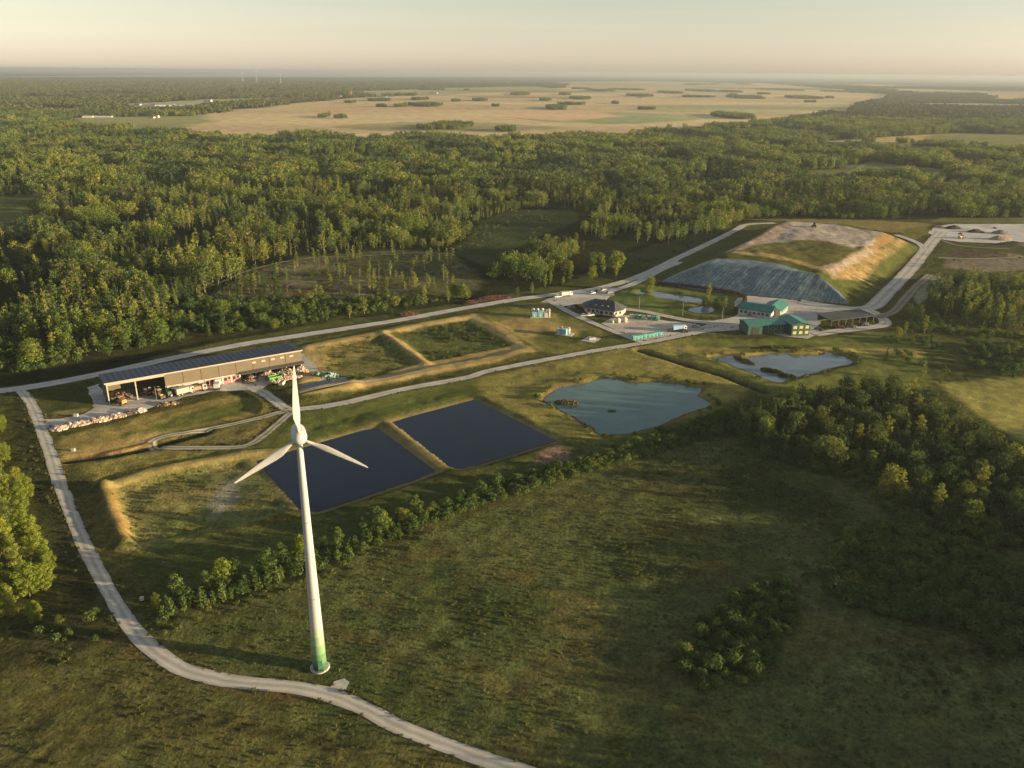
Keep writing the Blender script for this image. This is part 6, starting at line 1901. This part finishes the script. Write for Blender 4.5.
# --- stockpiles
GREYH = simple_mat('grey_heap', (.16, .145, .125), .95, .25, .6, 0, .4); TANH = simple_mat('tan_heap', (.26, .19, .12), .95, .25, .6, 0, .4); PEATH = simple_mat('peat_heap', (.045, .036, .028), .95, .25, .6, 0, .4)
for px, py, L, W, H, m, lab in ((953, 228.5, 15, 9, 2.6, PEATH, 'dark heap farthest left on the pale stockpile yard'), (975.5, 232.2, 15, 8, 2.2, PEATH, 'dark flat heap in the middle of the stockpile yard'), (1001, 233.5, 16, 10, 3.0, GREYH, 'grey heap at the back right of the stockpile yard'), (1000.5, 239.5, 18, 11, 3.0, TANH, 'tan heap in front of the grey heap'), (1013, 244.5, 26, 10, 2.6, PEATH, 'long dark heap at the front right of the stockpile yard'),
                                (960, 234.2, 4, 3, 1.2, PEATH, 'smallest dark heap beside the yellow loader'), (995, 228.5, 4, 3, 1.3, PEATH, 'tiny dark heap at the far side of the stockpile yard'), (940, 227, 8, 5, 1.2, GREYH, 'low grey heap where the landfill road enters the stockpile yard'), (1000, 255, 30, 7, 1.4, RUST, 'brown spoil bank on the moor below the stockpile yard')):
    x, y = at(px, py); o = link_mesh('stockpile', heap_mesh('stockpile', L, W, H, int(px), [m])); o.location = (x, y, .08); tag(o, lab, 'heap')
BRUSH = simple_mat('cut_brush', (.17, .085, .055), .95, .35, 1.2)
for px, py, L, W, H, lab in ((493, 299.0, 24, 6, 1.8, 'long reddish brush pile beside the back road'), (408, 315.0, 12, 5, 1.5, 'smaller reddish brush pile left along the back road'), (470, 303.2, 8, 5, 1.4, 'short reddish brush pile joined to the long one')):
    x, y = at(px, py); rng = np.random.default_rng(int(px)); n = int(L * W * 22)
    r = np.sqrt(rng.uniform(0, 1, n)); a = rng.uniform(0, 2 * PI, n)
    c = np.stack([r * np.cos(a) * L / 2, r * np.sin(a) * W / 2, H * (1 - r ** 2) * rng.uniform(.1, 1, n) + .1], 1)
    Vq = leaf_quads(c, rng.normal(size=(n, 3)), .7, rng)
    o = link_mesh('brush_pile', mesh_np('brush_pile', Vq, np.arange(len(Vq)).reshape(-1, 4), [BRUSH])); o.location = (x, y, h1(x, y)); o.rotation_euler = (0, 0, .35); tag(o, lab, 'brush pile')


# --- lamp posts and small things
def lamp_post(px, py, h, label):
    t = thing('lamp_post', label, 'lamp post', gpos(px, py, .0))
    mb = MB(); mb.tube((0, 0, 0), (0, 0, h), .11, .07, 8); mb.build('pole', STEEL, t)
    mb = MB(); mb.tube((0, 0, h - .05), (1.1, 0, h + .1), .05, .05, 6); mb.build('arm', STEEL, t)
    mb = MB(); mb.box((1.3, 0, h + .1), (.6, .25, .14)); mb.build('lamp', OFFWHITE, t)


lamp_post(639, 309, 7, 'lamp post on the lawn left of the canal pond')
lamp_post(682.5, 316, 7, 'lamp post at the middle drive before the round pond')
lamp_post(722, 320, 7, 'lamp post left of the green-roofed office')
lamp_post(157, 402, 6, 'lamp post at the grass edge in front of the shed')
for px, py, L, W, H, lab in ((76, 416.5, 1.4, 1.0, .9, 'small white box left of the open bays'), (73.5, 451, 1.0, .8, .8, 'white well cover by the ditch next to the gravel road'), (142, 600, .8, .7, .7, 'small white marker box at the left end of the tree row')):
    t = thing('utility_box', lab, 'box', gpos(px, py, 0)); mb = MB(); mb.box((0, 0, H / 2), (L, W, H)); mb.build('body', WHITE, t); mb = MB(); mb.box((0, 0, H + .04), (L + .1, W + .1, .08)); mb.build('lid', CONCRETE, t)

# --- far away: farmsteads and turbines
FARW = [OFFWHITE, WHITE, BRICKW]
REDR = simple_mat('red_tile', (.22, .10, .07), .8, .15, .5); GREYR = simple_mat('far_grey_roof', (.24, .23, .22), .7, .15, .5)
for j, (px, py, L, D, H, m, rm, lab) in enumerate((
        (165, 106.3, 60, 26, 9, 1, 1, 'large white barn in the far village at left'), (157, 105.6, 34, 18, 7, 0, 1, 'low pale barn left of the large white barn'), (180, 106, 90, 22, 6, 0, 1, 'long pale sheds right of the large white barn'), (208, 101.6, 30, 16, 8, 1, 1, 'white house at the end of the village road'),
        (138, 105.3, 22, 14, 6, 1, 0, 'small house far left of the village barns'), (100, 117.2, 60, 12, 5, 0, 1, 'long pale greenhouse in the field at far left'), (88, 117.4, 24, 12, 5, 0, 1, 'short pale shed left of the long greenhouse'), (156, 117.6, 16, 10, 7, 1, 0, 'white cottage at the edge of the left field'), (152, 118.2, 14, 9, 5, 2, 0, 'reddish cottage beside the white cottage'),
        (264, 101.5, 18, 11, 8, 1, 1, 'white farmhouse at the left end of the farm line'), (273, 101.2, 14, 10, 7, 0, 0, 'pale farmhouse between the left farms'), (257, 101.3, 12, 9, 6, 1, 0, 'tiny white farmhouse at the wood edge'), (322, 97.4, 40, 16, 8, 1, 1, 'white barns left of the red church tower'), (332, 97.6, 34, 16, 9, 1, 1, 'tall white barn next to the red church tower'), (339, 97.2, 26, 14, 7, 0, 1, 'grey barn close to the red church tower'),
        (376, 98.8, 36, 14, 6, 0, 1, 'low barn right of the red church tower'), (384, 97.8, 26, 14, 6, 1, 1, 'white shed behind the low barn'), (404, 94.2, 40, 16, 7, 1, 1, 'white farm building in the far middle fields'), (433, 94.0, 50, 18, 8, 1, 1, 'long white farm building farther right in the fields'), (548, 109.3, 14, 9, 6, 2, 0, 'reddish cottage hidden by the field copse'), (637, 89.0, 40, 14, 8, 0, 1, 'pale farm on the horizon fields'), (640, 98.2, 26, 12, 6, 1, 1, 'white farm among the far right fields'))):
    x, y = at(px, py); z = h1(x, y)
    t = thing('far_farmhouse', lab, 'house', (x, y, z - .3), random.Random(j).uniform(-.4, .4))
    gable(t, -L / 2, -D / 2, L, D, H * .6, H, FARW[m], REDR if rm == 0 else GREYR, .4)
x, y = at(351, 97.6); t = thing('church_tower', 'reddish church tower rising from the far village', 'tower', (x, y, h1(x, y)))
mb = MB(); mb.box((0, 0, 12), (9, 9, 24)); mb.build('wall', simple_mat('red_brick', (.34, .17, .11), .85, .15, .3), t)
mb = MB(); mb.add([(-5, -5, 24.1), (5, -5, 24.1), (5, 5, 24.1), (-5, 5, 24.1), (0, 0, 32)], [(0, 1, 4), (1, 2, 4), (2, 3, 4), (3, 0, 4), (3, 2, 1, 0)]); mb.build('roof', REDR, t)
for px, py, top, lab in ((243, 84.0, 73.0, 'leftmost of the three tiny wind turbines on the horizon'), (257, 84.2, 72.6, 'middle one of the three tiny wind turbines on the horizon'), (281, 85, 73.8, 'rightmost of the three tiny wind turbines on the horizon')):
    x, y = at(px, py); hh = height_at(px, py, top)
    t = thing('far_wind_turbine', lab, 'wind turbine', (x, y, 0), .2)
    mb = MB(); mb.tube((0, 0, 0), (0, 0, hh), hh * .022, hh * .014, 10); mb.build('tower', WHITE, t)
    mb = MB(); mb.box((0, 0, hh), (hh * .05, hh * .12, hh * .05)); mb.build('nacelle', WHITE, t)
    for k in range(3):
        mb = MB(); s_ = hh / 30
        mb.add([(-.35 * s_, 0, 0), (.35 * s_, 0, 0), (.5 * s_, .1 * s_, 5 * s_), (0, .1 * s_, 16 * s_), (-.2 * s_, 0, 5 * s_), (0, -.3 * s_, 5 * s_)], [(0, 1, 2, 4), (4, 2, 3), (0, 5, 1), (1, 5, 2), (2, 5, 3), (5, 4, 3), (0, 4, 5)])
        o = mb.build('blade', WHITE, t); o.location = (0, -hh * .07, hh); o.rotation_euler = (0, R(20 + 120 * k), 0)

# ------------------------------------------------------------------ light, sky, air
SUN_EL, SUN_AZ = R(7.2), R(101)          # azimuth from straight ahead (+y), clockwise: from the right, slightly behind
sd_ = Vector((math.sin(SUN_AZ) * math.cos(SUN_EL), math.cos(SUN_AZ) * math.cos(SUN_EL), math.sin(SUN_EL)))
sl = bpy.data.lights.new('sun', 'SUN'); sl.energy = 5.0; sl.angle = R(.6); sl.color = (1.0, .77, .44)
so = bpy.data.objects.new('sun', sl); COL.objects.link(so); so.rotation_euler = sd_.to_track_quat('Z', 'Y').to_euler(); so.location = (300, -50, 200)
w = bpy.data.worlds.new('World'); scene.world = w; w.use_nodes = True
nt = w.node_tree
for n_ in list(nt.nodes): nt.nodes.remove(n_)
out = nt.nodes.new('ShaderNodeOutputWorld'); bg = nt.nodes.new('ShaderNodeBackground'); sky = nt.nodes.new('ShaderNodeTexSky')
sky.sky_type = 'NISHITA'; sky.sun_disc = False; sky.sun_elevation = SUN_EL; sky.sun_rotation = SUN_AZ
sky.altitude = 100; sky.air_density = 1.2; sky.dust_density = .5; sky.ozone_density = 1.5
hs = nt.nodes.new('ShaderNodeHueSaturation'); hs.inputs['Saturation'].default_value = SKY_SAT
nt.links.new(sky.outputs[0], hs.inputs['Color'])
tcw = nt.nodes.new('ShaderNodeTexCoord'); mpw = nt.nodes.new('ShaderNodeMapping'); mpw.inputs['Scale'].default_value = (1.5, 1.5, 55.0)
nt.links.new(tcw.outputs['Generated'], mpw.inputs['Vector'])
stw, _ = noise_mul(nt, mpw.outputs[0], 1.0, .975, 1.02, 4)      # faint level streaks of cirrus
mw = nt.nodes.new('ShaderNodeVectorMath'); mw.operation = 'SCALE'; nt.links.new(hs.outputs[0], mw.inputs[0]); nt.links.new(stw, mw.inputs['Scale'])
nt.links.new(mw.outputs[0], bg.inputs['Color'])
bg.inputs['Strength'].default_value = SKY_STR
nt.links.new(bg.outputs[0], out.inputs['Surface'])

HZ = 123.0
mb = MB(); Bx = 98000.0; mb.box((0, 0, (HZ - 8.0) / 2), (2 * Bx, 2 * Bx, HZ + 8.0))
hm, nt, out = new_mat('haze')
pv = nt.nodes.new('ShaderNodeVolumePrincipled'); pv.inputs['Color'].default_value = (.44, .495, .555, 1); pv.inputs['Density'].default_value = HAZE
pv.inputs['Anisotropy'].default_value = .2
nt.links.new(pv.outputs[0], out.inputs['Volume'])
if HAZE > 0:
    tag(mb.build('haze', hm), 'thin evening haze over the land', 'haze', None, 'stuff')

scene.view_settings.view_transform = 'Standard'; scene.view_settings.look = 'None'
scene.view_settings.exposure = EXPO; scene.view_settings.gamma = 1.0
scene.render.engine = 'CYCLES'
cy = scene.cycles
cy.max_bounces = 6; cy.diffuse_bounces = 2; cy.glossy_bounces = 2; cy.transmission_bounces = 2; cy.volume_bounces = 0; cy.transparent_max_bounces = 4
cy.use_adaptive_sampling = True; cy.adaptive_threshold = .02
cy.use_denoising = True
cy.caustics_reflective = False; cy.caustics_refractive = False
